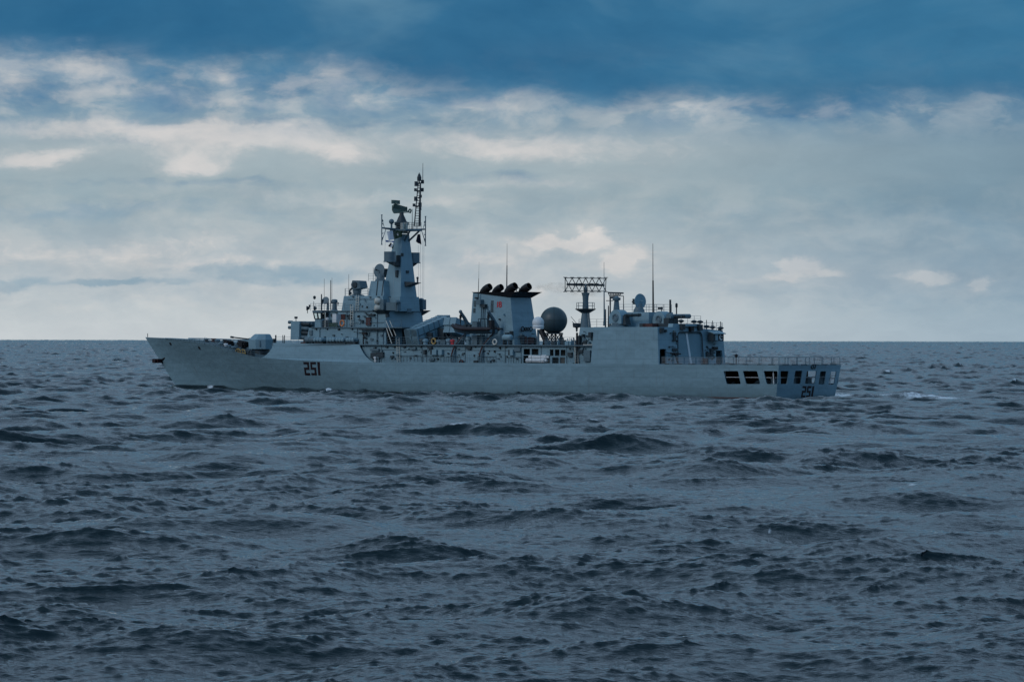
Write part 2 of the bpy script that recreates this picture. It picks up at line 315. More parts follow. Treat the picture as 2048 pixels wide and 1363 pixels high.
# ------------------------------------------------------------------ materials
def mat(name, col, rough=0.6, metal=0.0, var=0.10, scale=1.5, seams=None, spec=0.4, streak=0.0, bump=0.0):
    m = bpy.data.materials.new(name); m.use_nodes = True; N = NT(m.node_tree); b = N.n['Principled BSDF']
    tc = N.n.new('ShaderNodeTexCoord').outputs['Object']
    n = N.noise(tc, scale, 5, 0.6)
    c = N.mix(1.0, (*col, 1), N.ramp(n, [(0.3, (1 - var,) * 3), (0.7, (1 + var,) * 3)]), 'MULTIPLY')
    if seams:
        x, y, z = N.sep(tc)
        br = N.n.new('ShaderNodeTexBrick'); N.l.new(N.xyz(x, z, 0.0), br.inputs['Vector'])
        br.inputs['Color1'].default_value = (0.94, 0.94, 0.94, 1); br.inputs['Color2'].default_value = (1.05, 1.05, 1.05, 1); br.inputs['Mortar'].default_value = (0.82, 0.82, 0.82, 1)
        br.inputs['Scale'].default_value = 1.0; br.inputs['Brick Width'].default_value = seams[0]; br.inputs['Row Height'].default_value = seams[1]; br.inputs['Mortar Size'].default_value = 0.035
        br.inputs['Mortar Smooth'].default_value = 0.6
        c = N.mix(1.0, c, br.outputs['Color'], 'MULTIPLY')
        bp = N.n.new('ShaderNodeBump'); bp.inputs['Strength'].default_value = 0.4; bp.inputs['Distance'].default_value = 0.25
        N.l.new(N.noise(N.vm('MULTIPLY', tc, (1, 1, 1.3)), 0.8, 2, 0.4), bp.inputs['Height']); N.l.new(bp.outputs[0], b.inputs['Normal'])
    if name == 'hull_paint':
        zz = N.sep(tc)[2]
        we = N.m('MULTIPLY_ADD', N.noise(N.vm('MULTIPLY', tc, (0.5, 0.5, 0.9)), 1.0, 5, 0.65), 1.5, -0.35)
        c = N.mix(N.m('MULTIPLY', N.mr(N.m('SUBTRACT', we, zz), -0.15, 0.35), 0.35), c, (0.10, 0.135, 0.13, 1))
        st2 = N.noise(N.vm('MULTIPLY', tc, (1.1, 1.1, 0.10)), 1.0, 5, 0.7)
        c = N.mix(N.m('MULTIPLY', N.mr(st2, 0.60, 0.74), 0.30), c, (0.17, 0.12, 0.085, 1))
        bl = N.noise(N.vm('MULTIPLY', tc, (0.25, 0.25, 1.6)), 1.0, 4, 0.6)
        c = N.mix(1.0, c, N.ramp(bl, [(0.35, (0.96, 0.965, 0.97)), (0.65, (1.035, 1.03, 1.03))]), 'MULTIPLY')
    if streak:
        st = N.noise(N.vm('MULTIPLY', tc, (3.0, 3.0, 0.22)), 1.0, 4, 0.65)
        c = N.mix(N.m('MULTIPLY', N.mr(st, 0.56, 0.74), streak), c, (0.16, 0.12, 0.09, 1))
    N.l.new(c, b.inputs['Base Color'])
    b.inputs['Roughness'].default_value = rough; b.inputs['Metallic'].default_value = metal; b.inputs['Specular IOR Level'].default_value = spec
    return m
GREY = (0.21, 0.335, 0.39)
M_HULL = mat('hull_paint', GREY, 0.5, seams=(5.2, 1.25), var=0.05, scale=0.35, streak=0.22)
M_GREY = mat('grey_paint', GREY, 0.5, var=0.08, scale=0.7, streak=0.18)
M_PANEL = mat('panelled_grey_paint', GREY, 0.5, seams=(3.1, 1.2), var=0.07, scale=0.6, streak=0.2)
M_MID = mat('mid_grey_metal', (0.115, 0.175, 0.205), 0.5, var=0.15)
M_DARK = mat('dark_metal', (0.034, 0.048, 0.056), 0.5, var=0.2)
M_BLACK = mat('black_paint', (0.012, 0.012, 0.014), 0.55, var=0.25)
M_DECK = mat('deck_paint', (0.08, 0.115, 0.125), 0.85, var=0.15)
M_DOME = mat('dark_rubber', (0.055, 0.085, 0.095), 0.42, var=0.06)
M_WHITE = mat('white_paint', (0.72, 0.74, 0.74), 0.45, var=0.04)
M_IVORY = mat('ivory_plastic', (0.62, 0.60, 0.52), 0.5, var=0.05)
M_MAROON = mat('number_paint', (0.020, 0.009, 0.013), 0.6, var=0.2)
M_RED = mat('red_paint', (0.55, 0.03, 0.04), 0.5, var=0.08)
M_RUST = mat('red_lead', (0.085, 0.032, 0.028), 0.7, var=0.2)
M_ORANGE = mat('orange_plastic', (0.70, 0.20, 0.04), 0.5, var=0.08)
M_ROPE = mat('manila_rope', (0.42, 0.27, 0.08), 0.8, var=0.25, scale=6)
M_GLASS = mat('dark_glass', (0.02, 0.03, 0.035), 0.08, var=0.05)
M_TARP = mat('green_canvas', (0.05, 0.085, 0.065), 0.85, var=0.25, scale=3)
M_RUBBER = mat('boat_rubber', (0.03, 0.025, 0.03), 0.6, var=0.2)
M_INT = mat('unlit_interior_grey', (0.16, 0.18, 0.18), 0.7, var=0.15)  # interior shade put into the colour: grey darkened for unlit spaces behind openings
M_NET = mat('net_cord', (0.40, 0.42, 0.42), 0.7, var=0.1)
M_PRIMER = mat('dark_primer', (0.035, 0.014, 0.015), 0.7, var=0.2)
M_LAT = mat('greenish_antenna', (0.13, 0.18, 0.15), 0.5, var=0.15)

# ------------------------------------------------------------------ mesh building
class MB:
    def __init__(s): s.v = []; s.f = []
    def add(s, vs, fs):
        o = len(s.v); s.v += [Vector(p) for p in vs]; s.f += [tuple(i + o for i in f) for f in fs]; return s
    def hexa(s, p):      # p: 4 bottom, 4 top
        return s.add(p, [(3, 2, 1, 0), (4, 5, 6, 7), (0, 1, 5, 4), (1, 2, 6, 5), (2, 3, 7, 6), (3, 0, 4, 7)])
    def box(s, x0, x1, y0, y1, z0, z1):
        return s.hexa([(x0, y0, z0), (x1, y0, z0), (x1, y1, z0), (x0, y1, z0), (x0, y0, z1), (x1, y0, z1), (x1, y1, z1), (x0, y1, z1)])
    def cbox(s, c, d):
        return s.box(c[0] - d[0] / 2, c[0] + d[0] / 2, c[1] - d[1] / 2, c[1] + d[1] / 2, c[2] - d[2] / 2, c[2] + d[2] / 2)
    def loft(s, A, B):
        n = len(A); o = len(s.v); s.v += [Vector(p) for p in A] + [Vector(p) for p in B]
        s.f.append(tuple(o + i for i in reversed(range(n)))); s.f.append(tuple(o + n + i for i in range(n)))
        for i in range(n): j = (i + 1) % n; s.f.append((o + i, o + j, o + n + j, o + n + i))
        return s
    def tube(s, p, q, r, r2=None, n=6):
        p = Vector(p); q = Vector(q); r2 = r if r2 is None else r2
        d = (q - p)
        if d.length < 1e-6: return s
        d.normalize(); a = d.orthogonal().normalized(); b = d.cross(a)
        c = [a * math.cos(2 * math.pi * i / n) + b * math.sin(2 * math.pi * i / n) for i in range(n)]
        return s.loft([p + e * r for e in c], [q + e * r2 for e in c])
    def path(s, pts, r, n=6):
        for a, b in zip(pts, pts[1:]): s.tube(a, b, r, n=n)
        return s
    def ball(s, c, r, sc=(1, 1, 1), n=16, m=10, rot=None):
        c = Vector(c); vs = []; fs = []
        for i in range(m + 1):
            t = math.pi * i / m
            for j in range(n):
                p = Vector((math.sin(t) * math.cos(2 * math.pi * j / n) * sc[0], math.sin(t) * math.sin(2 * math.pi * j / n) * sc[1], math.cos(t) * sc[2])) * r
                if rot is not None: p = rot @ p
                vs.append(c + p)
        for i in range(m):
            for j in range(n): k = (j + 1) % n; fs.append((i * n + j, (i + 1) * n + j, (i + 1) * n + k, i * n + k))
        return s.add(vs, fs)
    def lathe(s, c, axis, prof, n=20):   # prof: list of (distance along the axis, radius)
        c = Vector(c); d = Vector(axis).normalized(); a = d.orthogonal().normalized(); b = d.cross(a); vs = []; fs = []
        for (t, r) in prof:
            for j in range(n): vs.append(c + d * t + (a * math.cos(2 * math.pi * j / n) + b * math.sin(2 * math.pi * j / n)) * max(r, 0.001))
        for i in range(len(prof) - 1):
            for j in range(n): k = (j + 1) % n; fs.append((i * n + j, i * n + k, (i + 1) * n + k, (i + 1) * n + j))
        fs.append(tuple(reversed(range(n)))); fs.append(tuple((len(prof) - 1) * n + j for j in range(n)))
        return s.add(vs, fs)
    def ring(s, c, axis, R_, r, n=20, m=8, a0=0.0, a1=2 * math.pi):
        c = Vector(c); d = Vector(axis).normalized(); a = d.orthogonal().normalized(); b = d.cross(a); vs = []; fs = []
        for i in range(n + 1):
            t = a0 + (a1 - a0) * i / n; e = a * math.cos(t) + b * math.sin(t)
            for j in range(m): u = 2 * math.pi * j / m; vs.append(c + e * (R_ + r * math.cos(u)) + d * r * math.sin(u))
        for i in range(n):
            for j in range(m): k = (j + 1) % m; fs.append((i * m + j, (i + 1) * m + j, (i + 1) * m + k, i * m + k))
        return s.add(vs, fs)
    def build(s, name, m, parent=None, smooth=False, origin=None, fix=True):
        me = bpy.data.meshes.new(name); o_ = Vector(origin) if origin is not None else Vector((0, 0, 0))
        me.from_pydata([tuple(p - o_) for p in s.v], [], s.f); me.validate()
        if fix:
            bm = bmesh.new(); bm.from_mesh(me); bmesh.ops.recalc_face_normals(bm, faces=bm.faces); bm.to_mesh(me); bm.free()
        if smooth:
            me.shade_smooth()
            try: me.set_sharp_from_angle(angle=R(38))
            except Exception: pass
        me.materials.append(m)
        o = bpy.data.objects.new(name, me); C.objects.link(o)
        if parent is not None: o.parent = parent
        return o
def tag(o, label=None, cat=None, group=None, kind=None):
    for k, v in (('label', label), ('category', cat), ('group', group), ('kind', kind)):
        if v: o[k] = v
    return o
def thing(name, base, label, cat, group=None, rz=0.0):     # an Empty at ship coordinates 'base', turned with the ship
    o = bpy.data.objects.new(name, None); C.objects.link(o)
    o.location = SHIP_M @ Vector(base); o.rotation_euler = (0, 0, SHIP_RZ + rz)
    return tag(o, label, cat, group)
def mirror(mb):
    q = MB(); q.v = [Vector((p.x, -p.y, p.z)) for p in mb.v]; q.f = [tuple(reversed(f)) for f in mb.f]; return q
def both(mb):
    q = mirror(mb); mb.add(q.v, q.f); return mb

# ------------------------------------------------------------------ the warship: levels
ship = bpy.data.objects.new('warship', None); C.objects.link(ship)
ship.location = SHIP_O; ship.rotation_euler = (0, 0, SHIP_RZ)
tag(ship, 'long grey warship numbered 251 with radar mast, black-capped funnel and stern hangar', 'warship')
ZM = P(1558, 730, W2).z              # main deck and flight deck
Z1 = P(719, 688.3, 6.0).z            # deck above it
Z2 = P(771, 653.8, 5.0).z
Z3 = P(700, 620.8, 3.6).z
Z4 = P(690, 591.5, 3.2).z
Z5 = P(745, 561.6, 2.4).z
def pchip(xs, ys):
    xs = np.array(xs, float); ys = np.array(ys, float); h = np.diff(xs); d = np.diff(ys) / h
    m = np.zeros_like(ys); m[0] = d[0]; m[-1] = d[-1]
    for i in range(1, len(xs) - 1): m[i] = 0 if d[i - 1] * d[i] <= 0 else 2 * d[i - 1] * d[i] / (d[i - 1] + d[i])
    def f(x):
        x = min(max(x, xs[0]), xs[-1]); i = min(int(np.searchsorted(xs, x, side='right')) - 1, len(xs) - 2)
        t = (x - xs[i]) / h[i]
        return float((1 + 2 * t) * (1 - t) ** 2 * ys[i] + t * (1 - t) ** 2 * h[i] * m[i] + t * t * (3 - 2 * t) * ys[i + 1] + t * t * (t - 1) * h[i] * m[i + 1])
    return f
tip = P(291, 674, 0.0); wl = P(352.5, 772, 0.0)
XB = tip.x
slope = (tip.x - wl.x) / (tip.z - wl.z)
def xstem(z): return tip.x + (z - tip.z) * slope
YD = pchip([0, .12, .28, .5, .65, .75, .83, .90, .955, 1], [6.15, 6.5, 6.7, 6.7, 6.6, 6.1, 5.2, 3.75, 1.9, 0.06])
YW = pchip([0, .15, .4, .55, .68, .78, .87, .94, 1], [5.75, 6.25, 6.55, 6.3, 5.2, 3.7, 2.0, .85, 0.05])
YK = pchip([0, .15, .4, .55, .65, .75, .83, .90, .955, 1], [6.0, 6.4, 6.65, 6.6, 6.3, 5.4, 4.15, 2.6, 1.2, 0.05])
def solve(px, py, f=YD):
    y = 5.0
    for _ in range(12): p = P(px, py, y); y = f(min(max(p.x / XB, 0), 1))
    return p
sh = [solve(*q) for q in [(406, 686.5), (439, 697), (468, 706.5), (496, 713.5), (521, 716), (620, 721.5), (748, 724.5)]]
shz = [(p.x / XB, p.z) for p in sh]
ZDK = pchip([0, shz[-1][0] - .06] + [t for t, z in reversed(shz)] + [solve(343, 678.5).x / XB, 1.0], [ZM, ZM] + [z for t, z in reversed(shz)] + [solve(343, 678.5).z, tip.z])
kn = [solve(px, py, YK) for px, py in [(356, 721), (471, 736), (600, 745), (760, 753)]]
ZK = pchip([0, .3] + [p.x / XB for p in reversed(kn)] + [1.0], [ZM * .5, ZM * .5] + [p.z for p in reversed(kn)] + [kn[0].z + .5])
def section(t):
    zd = ZDK(t); zk = min(ZK(t), zd - .3)
    return [(-1.6, YW(t) * .8), (0.0, YW(t)), (zk, YK(t)), (zk + (zd - zk) * .5, YK(t) + (YD(t) - YK(t)) * .52), (zd, YD(t))]
def hull_y(x, z):
    t = x / XB
    for _ in range(8): t = min(max(x / xstem(z), 0), 1)
    s = section(t)
    for (z0, y0), (z1, y1) in zip(s, s[1:]):
        if z <= z1: return y0 + (y1 - y0) * (z - z0) / (z1 - z0)
    return s[-1][1] - .24 * (z - s[-1][0]) * 1.0
def onhull(px, py):
    y = 6.0
    for _ in range(14): p = P(px, py, y); y = hull_y(p.x, p.z)
    return p
XT = 15.0        # aft of this the side plating is pierced by the mooring openings
def hull_pt(t, k, side):
    z, y = section(t)[k]; return Vector((t * xstem(z) if z > -1.5 else t * (xstem(0) - 1), side * y, z))
def transom_x(z): return -0.9 * (ZM - z) / ZM * -1.0     # the transom leans: the waterline lies ahead of the deck edge
mb = MB()
t0 = XT / XB; ts = [t0 + (1 - t0) * (1 - (1 - i / 70.0) ** 1.25) for i in range(71)]
def xat(t, z):       # keep the aft end square at XT whatever the stem rake does
    f = (t - t0) / (1 - t0); return XT + f * (xstem(z) - XT)
grid = []
for side in (1, -1):
    base = len(mb.v); K = 5
    for t in ts:
        for k, (z, y) in enumerate(section(t)): mb.v.append(Vector((xat(t, max(z, 0) if k else 0) , side * y, z)))
    for i in range(len(ts) - 1):
        for k in range(K - 1):
            a = base + i * K + k; q = (a, a + K, a + K + 1, a + 1); mb.f.append(q if side > 0 else q[::-1])
def hull_y2(x, z):   # half breadth consistent with xat
    zz = max(z, 0)
    if x <= XT: t = t0 * x / XT
    else: t = t0 + (1 - t0) * min((x - XT) / (xstem(zz) - XT), 1)
    s = section(t)
    for (z0, y0), (z1, y1) in zip(s, s[1:]):
        if z <= z1: return y0 + (y1 - y0) * (z - z0) / (z1 - z0)
    return s[-1][1] - .22 * (z - s[-1][0])
hull_y = hull_y2
# ---- aft sides with openings
def smooth_poly(pts, r=0.16, n=4):
    out = []
    for i in range(len(pts)):
        p = Vector(pts[i]); a = (Vector(pts[i - 1]) - p); b = (Vector(pts[(i + 1) % len(pts)]) - p)
        ra = min(r, a.length * .45, b.length * .45); A = p + a.normalized() * ra; B = p + b.normalized() * ra
        for k in range(n + 1): u = k / n; out.append(A * (1 - u) ** 2 + p * 2 * u * (1 - u) + B * u * u)
    return out
def pierced(mb, outline, holes, f, g=None):
    """flat plate with holes given in 2D; f maps 2D to 3D, g (if given) to the inner end of each hole's rim"""
    loops = [[Vector((*p, 0)) for p in outline]] + [[Vector((*p, 0)) for p in h] for h in holes]
    flat = [p for l in loops for p in l]
    tr = tessellate_polygon(loops)
    mb.add([f(p.x, p.y) for p in flat], [tuple(t) for t in tr])
    if g:
        for h in holes:
            n = len(h); mb.add([f(*p) for p in h] + [g(*p) for p in h], [(i, (i + 1) % n, n + (i + 1) % n, n + i) for i in range(n)])
    return mb
XTR = lambda z: (ZM - z) / ZM * 0.75      # rake of the transom: x of its plate at height z
def sidepx(lst): return [(lambda p: (p.x, p.z))(onhull(*q)) for q in lst]
hs = [sidepx(l) for l in [[(1447, 741.5), (1476, 741.5), (1481.5, 767.5), (1453, 767.5)], [(1485.5, 741.5), (1514, 741.5), (1520.5, 767.5), (1492, 767.5)], [(1527, 741.5), (1555, 741.5), (1555.5, 767.5), (1533, 767.5)]]]
hs = [smooth_poly(h) for h in hs]
for side in (1, -1):
    def fs(x, z, side=side): return Vector((x, side * hull_y(max(x, 0), z), z))
    def gs(x, z, side=side): return Vector((x, side * (hull_y(max(x, 0), z) - .12), z))
    out = [(XTR(-1.6), -1.6), (XT, -1.6), (XT, 0), (XT, ZK(t0)), (XT, (ZK(t0) + ZM) / 2), (XT, ZM), (XT * .5, ZM), (XTR(ZM), ZM), (XTR(2.2), 2.2), (XTR(0), 0)]
    pierced(mb, out, hs, fs, gs)
# ---- transom
def tran(px, py):
    q = Q(px, py, 0.0)
    for _ in range(6): q = Q(px, py, XTR(q.z))
    return (q.y, q.z)
ht = [[tran(*p) for p in l] for l in [[(1561, 741.5), (1577.5, 741.5), (1574.5, 767.5), (1561.5, 767.5)], [(1590.5, 741), (1605, 741), (1601.5, 767), (1587, 767)], [(1614, 741.5), (1633.5, 741.5), (1629.5, 767), (1610, 767)], [(1641, 742), (1652.5, 742), (1648.5, 768), (1637, 768)], [(1662, 742.5), (1673, 742.5), (1668, 768.5), (1657, 768.5)]]]
ht = [smooth_poly(h, .12) for h in ht]
def ft(y, z): return Vector((XTR(z), y, z))
def gt(y, z): return Vector((XTR(z) + .12, y, z))
yy = [(hull_y(0, z), z) for z in (-1.6, 0.0, ZK(0), (ZK(0) + ZM) / 2, ZM)]
pierced(mb, yy + [(-y, z) for y, z in reversed(yy)], ht, ft, gt)
hull = mb.build('hull', M_HULL, ship, smooth=True)
# stern flare lip at the transom's starboard deck edge and the deck edge strip
# boot topping showing at the waterline
for side in (1, -1):
    bt = MB()
    for i in range(60):
        xa, xb = 2 + i * (xstem(0) - 4) / 60, 2 + (i + 1) * (xstem(0) - 4) / 60
        ya, yb = hull_y(xa, 0) + .02, hull_y(xb, 0) + .02
        bt.add([(xa, side * (ya - .05), -1.0), (xb, side * (yb - .05), -1.0), (xb, side * (yb + .01), .14), (xa, side * (ya + .01), .14)], [(0, 1, 2, 3)])
    bt.build('boot_topping', M_RUST, ship)
# ---- mooring deck inside the stern
ib = MB()
ib.box(.9, XT - .2, -5.6, 5.6, 1.05, 1.2)
ib.box(XT - .4, XT - .25, -6.0, 6.0, 1.2, ZM - .1)
ib.build('mooring_deck', M_INT, ship)
for (x, y) in [(4.5, 3.4), (4.5, -3.4), (9.5, 4.0), (3.4, 0.3)]:
    b_ = MB().box(x - .8, x + .8, y - .32, y + .32, 1.2, 1.32)
    for dx in (-.45, .45): b_.lathe((x + dx, y, 1.3), (0, 0, 1), [(0, .22), (.6, .2), (.62, .27), (.74, .27)], 12)
    b_.build('bollard', M_DARK, ship, True)
MB().box(3.3, 9.5, -3.7, -.7, 1.2, ZM - .12).build('added_light_block', M_DARK, ship)  # added dark box, blocks the light showing through the stern openings
wn = MB().lathe((6.3, 1.6, 1.7), (0, 1, 0), [(-.9, .55), (-.85, .6), (-.78, .32), (.78, .32), (.85, .6), (.9, .55)], 18).box(5.8, 6.8, .5, .68, 1.2, 1.9).box(5.8, 6.8, 2.55, 2.7, 1.2, 1.9)
wn.build('winch', M_MID, ship, True)
for (x, y, a) in [(1.7, 4.6, 1.2), (1.6, 1.2, 1.5), (1.6, -1.9, 1.3), (1.8, -4.4, 1.5)]:
    MB().box(x, x + .5, y - .4, y + .4, 1.2, 1.2 + a).box(x - .06, x + .56, y - .46, y + .46, 1.2 + a, 1.26 + a).build('locker', M_MID, ship)
for x in (1.3, 3.2, 6.2, 9.0, 11.5):
    for s in (1, -1): MB().tube((x, s * 5.5, 1.2), (x, s * 5.7, ZM - .1), .07).build('stanchion', M_WHITE, ship)
rl = MB()
for s in (1, -1):
    rl.tube((1.4, s * (hull_y(1.4, 2.6) - .25), 2.62), (14, s * (hull_y(14, 2.6) - .25), 2.62), .035)
rl.tube((1.0, 5.6, 2.62), (1.0, -5.6, 2.62), .035)
rl.build('railing', M_WHITE, ship)
# ---- decks
def deckplate(name, xs, zf, inset, th=.08, m=M_DECK, yf=None):
    b = MB(); L = [];
    for x in xs:
        y = (yf(x) if yf else hull_y(x, ZDK(min(x / XB, 1)))) - inset; L.append((x, max(y, .02), zf(x)))
    n = len(L)
    vs = [(x, y, z) for x, y, z in L] + [(x, -y, z) for x, y, z in L] + [(x, y, z - th) for x, y, z in L] + [(x, -y, z - th) for x, y, z in L]
    fs = []
    for i in range(n - 1):
        fs += [(i, i + 1, n + i + 1, n + i), (2 * n + i, 3 * n + i, 3 * n + i + 1, 2 * n + i + 1), (i, 2 * n + i, 2 * n + i + 1, i + 1), (n + i, n + i + 1, 3 * n + i + 1, 3 * n + i)]
    fs += [(0, n, 3 * n, 2 * n), (n - 1, 2 * n - 1 + 2 * n - n * 0 if False else 3 * n - 1, 4 * n - 1, 2 * n - 1)]
    b.add(vs, fs); return b.build(name, m, ship)
XHA = P(1319, 728, 6.4).x; XHF = P(1183, 728, 6.5).x          # hangar aft and front ends
XMF = P(742, 724, 6.6).x                                       # front end of the main-deck gangway
XSF = P(546, 686, 5.4).x                                       # front end of the raised forecastle
deckplate('flight_deck', [0.02 + i for i in range(int(XHA) + 3)], lambda x: ZM - .01, .04)
deckplate('main_deck', [XHA + 2.5 + i for i in range(int(XB * .62 - XHA - 2))], lambda x: ZDK(x / XB) - .06, .06)
fx = [XB * .615 + i * 1.0 for i in range(int(XB * .385))]
deckplate('foredeck', [x for x in fx if x < XB - 1.3], lambda x: ZDK(min(x / XB, 1)) - .06, .07)
eb = MB()                                                       # dark scupper line along the deck edge
# ---- raised side plating between the foredeck and the gangway
pl = [(521, 716), (527, 713), (533, 708), (539, 702), (543.5, 695), (547, 685.3)]
cut = [(719, 688.4), (721.5, 695), (726, 704), (732, 712.5), (739, 719), (748, 724.3)]
def plxy(px, py): p = onhull(px, py); return (p.x, p.z)
top = [plxy(*q) for q in pl] + [plxy(547 + (719 - 547) * i / 8, 685.3 + 3.1 * i / 8) for i in range(1, 8)] + [plxy(*q) for q in cut]
x0, x1 = top[0][0], top[-1][0]
bot = [(x1 + (x0 - x1) * i / 14, ZDK((x1 + (x0 - x1) * i / 14) / XB) - .005) for i in range(1, 14)]
pb = MB()
for s in (1, -1):
    def fp(x, z, s=s): return Vector((x, s * (hull_y(x, min(z, ZDK(x / XB))) - .20 * max(z - ZDK(x / XB), 0)), z))
    pierced(pb, [(x, max(z, ZDK(x / XB) - .005)) for x, z in top] + bot, [], fp)
plating = pb.build('side_plating', M_HULL, ship, smooth=True)
# ------------------------------------------------------------------ superstructure helpers
def frustum(name, xb, xt, yb, yt, zb, zt, m=None, parent=None, build=True, mb=None):
    """xb, xt: (front, aft) x at the foot and top; yb, yt: half breadths"""
    b = mb or MB()
    b.hexa([(xb[1], -yb, zb), (xb[0], -yb, zb), (xb[0], yb, zb), (xb[1], yb, zb), (xt[1], -yt, zt), (xt[0], -yt, zt), (xt[0], yt, zt), (xt[1], yt, zt)])
    return b.build(name, m or M_PANEL, parent or ship) if build else b
def px_x(px, y, z):      # ship x of a point seen at column px, known half breadth and height
    py = 650.0
    for _ in range(5):
        p = P(px, py, y); py += (p.z - z) * 16.0 / 1.0 * .97
    return p.x
def rail(pts, parent=None, h=1.0, gap=1.6, bars=3, r=.022, name='railing', m=None):
    b = MB(); pts = [Vector(p) for p in pts]
    for a, c in zip(pts, pts[1:]):
        L = (c - a).length; n = max(1, round(L / gap))
        for i in range(n + 1):
            p = a.lerp(c, i / n); b.tube(p, p + Vector((0, 0, h)), r * 1.15, n=5)
        for k in range(1, bars + 1): b.tube(a + Vector((0, 0, h * k / bars)), c + Vector((0, 0, h * k / bars)), r, n=4)
    return b.build(name, m or M_MID, parent or ship)
def ladder(p, q, w=(0.45, 0, 0), parent=None, r=.03, step=.32, m=None, name='ladder'):
    b = MB(); p = Vector(p); q = Vector(q); w = Vector(w); b.tube(p, q, r, n=5).tube(p + w, q + w, r, n=5)
    n = max(2, int((q - p).length / step))
    for i in range(1, n): a = p.lerp(q, i / n); b.tube(a, a + w, r * .8, n=4)
    return b.build(name, m or M_IVORY, parent or ship)
def pbox(name, x0, y0, x1, y1, yp, dep=.15, m=None, parent=None):
    """small fitting on a port-facing wall at y = yp, photo rectangle x0,y0..x1,y1"""
    a = P(x0, y1, yp); c = P(x1, y0, yp)
    b = MB().box(min(a.x, c.x), max(a.x, c.x), yp - .02, yp + dep, min(a.z, c.z), max(a.z, c.z))
    return b.build(name, m or M_MID, parent or ship)
def abox(name, x0, y0, x1, y1, xp, dep=.15, m=None, parent=None):
    """the same on an aft-facing wall at x = xp"""
    a = Q(x0, y1, xp); c = Q(x1, y0, xp)
    b = MB().box(xp - dep, xp + .02, min(a.y, c.y), max(a.y, c.y), min(a.z, c.z), max(a.z, c.z))
    return b.build(name, m or M_MID, parent or ship)
def whip(px, py0, py1, y, r=.06, m=M_DARK, parent=None):
    a = P(px, py0, y); L = P(px, py1, y).z - a.z
    lean = random.uniform(-.01, .02)
    b = MB().tube(a, a + Vector((0, 0, .6)), r * 1.6, r * 1.3, 6).tube(a + Vector((0, 0, .6)), a + Vector((-lean * L, 0, L * .55)), r, r * .7, 6).tube(a + Vector((-lean * L, 0, L * .55)), a + Vector((-lean * 1.6 * L, 0, L)), r * .45, r * .22, 5)
    return b.build('whip_antenna', m, parent or ship)
# ------------------------------------------------------------------ midships: gangway wall between the main deck and the next
YWALL = 5.75
xwf = px_x(720, YWALL, Z1) + 1.5; xwa = XHF + .5
def wall_rect(x0, y0, x1, y1, y=YWALL):
    a = P(x0, y1, y); c = P(x1, y0, y); lo, hi = min(a.x, c.x), max(a.x, c.x)
    return smooth_poly([(lo, a.z), (hi, a.z), (hi, c.z), (lo, c.z)], .06, 2)
wh = [wall_rect(*r) for r in [(1046.5, 711, 1100, 725.5), (1047, 697, 1060, 709), (1063, 697, 1077, 709), (1099.5, 698.5, 1107, 711.5), (1109.5, 698.5, 1119, 711.5), (1121, 699, 1131, 711.5), (1104, 714, 1117, 726), (1119.5, 714, 1130, 726)]]
wb = MB()
for s in (1, -1):
    def fw(x, z, s=s): return Vector((x, s * YWALL, z))
    def gw(x, z, s=s): return Vector((x, s * (YWALL - .1), z))
    nseg = 30
    lo = [(xwa + (xwf - xwa) * i / nseg, ZDK((xwa + (xwf - xwa) * i / nseg) / XB) - .05) for i in range(nseg + 1)]
    pierced(wb, lo + [(xwf, Z1), (xwa, Z1)], wh, fw, gw)
wb.add([(xwf, -YWALL, ZM), (xwf, YWALL, ZM), (xwf, YWALL, Z1), (xwf, -YWALL, Z1)], [(0, 1, 2, 3)])
wall = wb.build('gangway_wall', M_PANEL, ship)
ibx = MB().box(XHF, XHF + 16, -3.9, 3.9, ZM, Z1 - .1); ibx.build('inner_bulkhead', M_INT, ship)
# deck over it
d1 = MB(); xs = [XHF - .5 + (XSF - XHF + .5) * i / 40 for i in range(41)]
def y1f(x): return (hull_y(x, ZDK(x / XB)) - .20 * (Z1 - ZDK(x / XB)) - .02) if x > P(719, 688, 6).x else YWALL + .42
pp = [(x, y1f(x)) for x in xs]
poly = pp + [(x, -y) for x, y in reversed(pp)]
d1.loft([(x, y, Z1 - .12) for x, y in poly], [(x, y, Z1 + .02) for x, y in poly])
deck1 = d1.build('upper_deck', M_MID, ship)
fbk = MB(); yb_ = y1f(XSF) - .02
fbk.box(XSF - .15, XSF - .03, -yb_, yb_, ZM, Z1 - .12); fbk.build('breakwater', M_GREY, ship)
# gangway railings
def edge_pts(xa, xb, n=10, inset=.08): return [(xa + (xb - xa) * i / n, hull_y(xa + (xb - xa) * i / n, ZM) - inset, ZDK((xa + (xb - xa) * i / n) / XB)) for i in range(n + 1)]
rail(edge_pts(XHF + .8, XMF - 1, 12), bars=3, r=.018)
rail([(x, -y, z) for x, y, z in edge_pts(XHF + .8, XMF - 1, 12)])
for s in (1, -1):
    rail([(px_x(744, YWALL, Z1), s * (YWALL + .36), Z1), (px_x(1150, YWALL, Z1), s * (YWALL + .36), Z1)], r=.02)
    rail([(XSF - .4, s * 5.2, Z1), (px_x(612, 5.4, Z1), s * 5.4, Z1)], r=.02)
    rail([(px_x(690, 5.9, Z1), s * 5.9, Z1), (px_x(744, 5.9, Z1), s * 6.0, Z1)], r=.018)
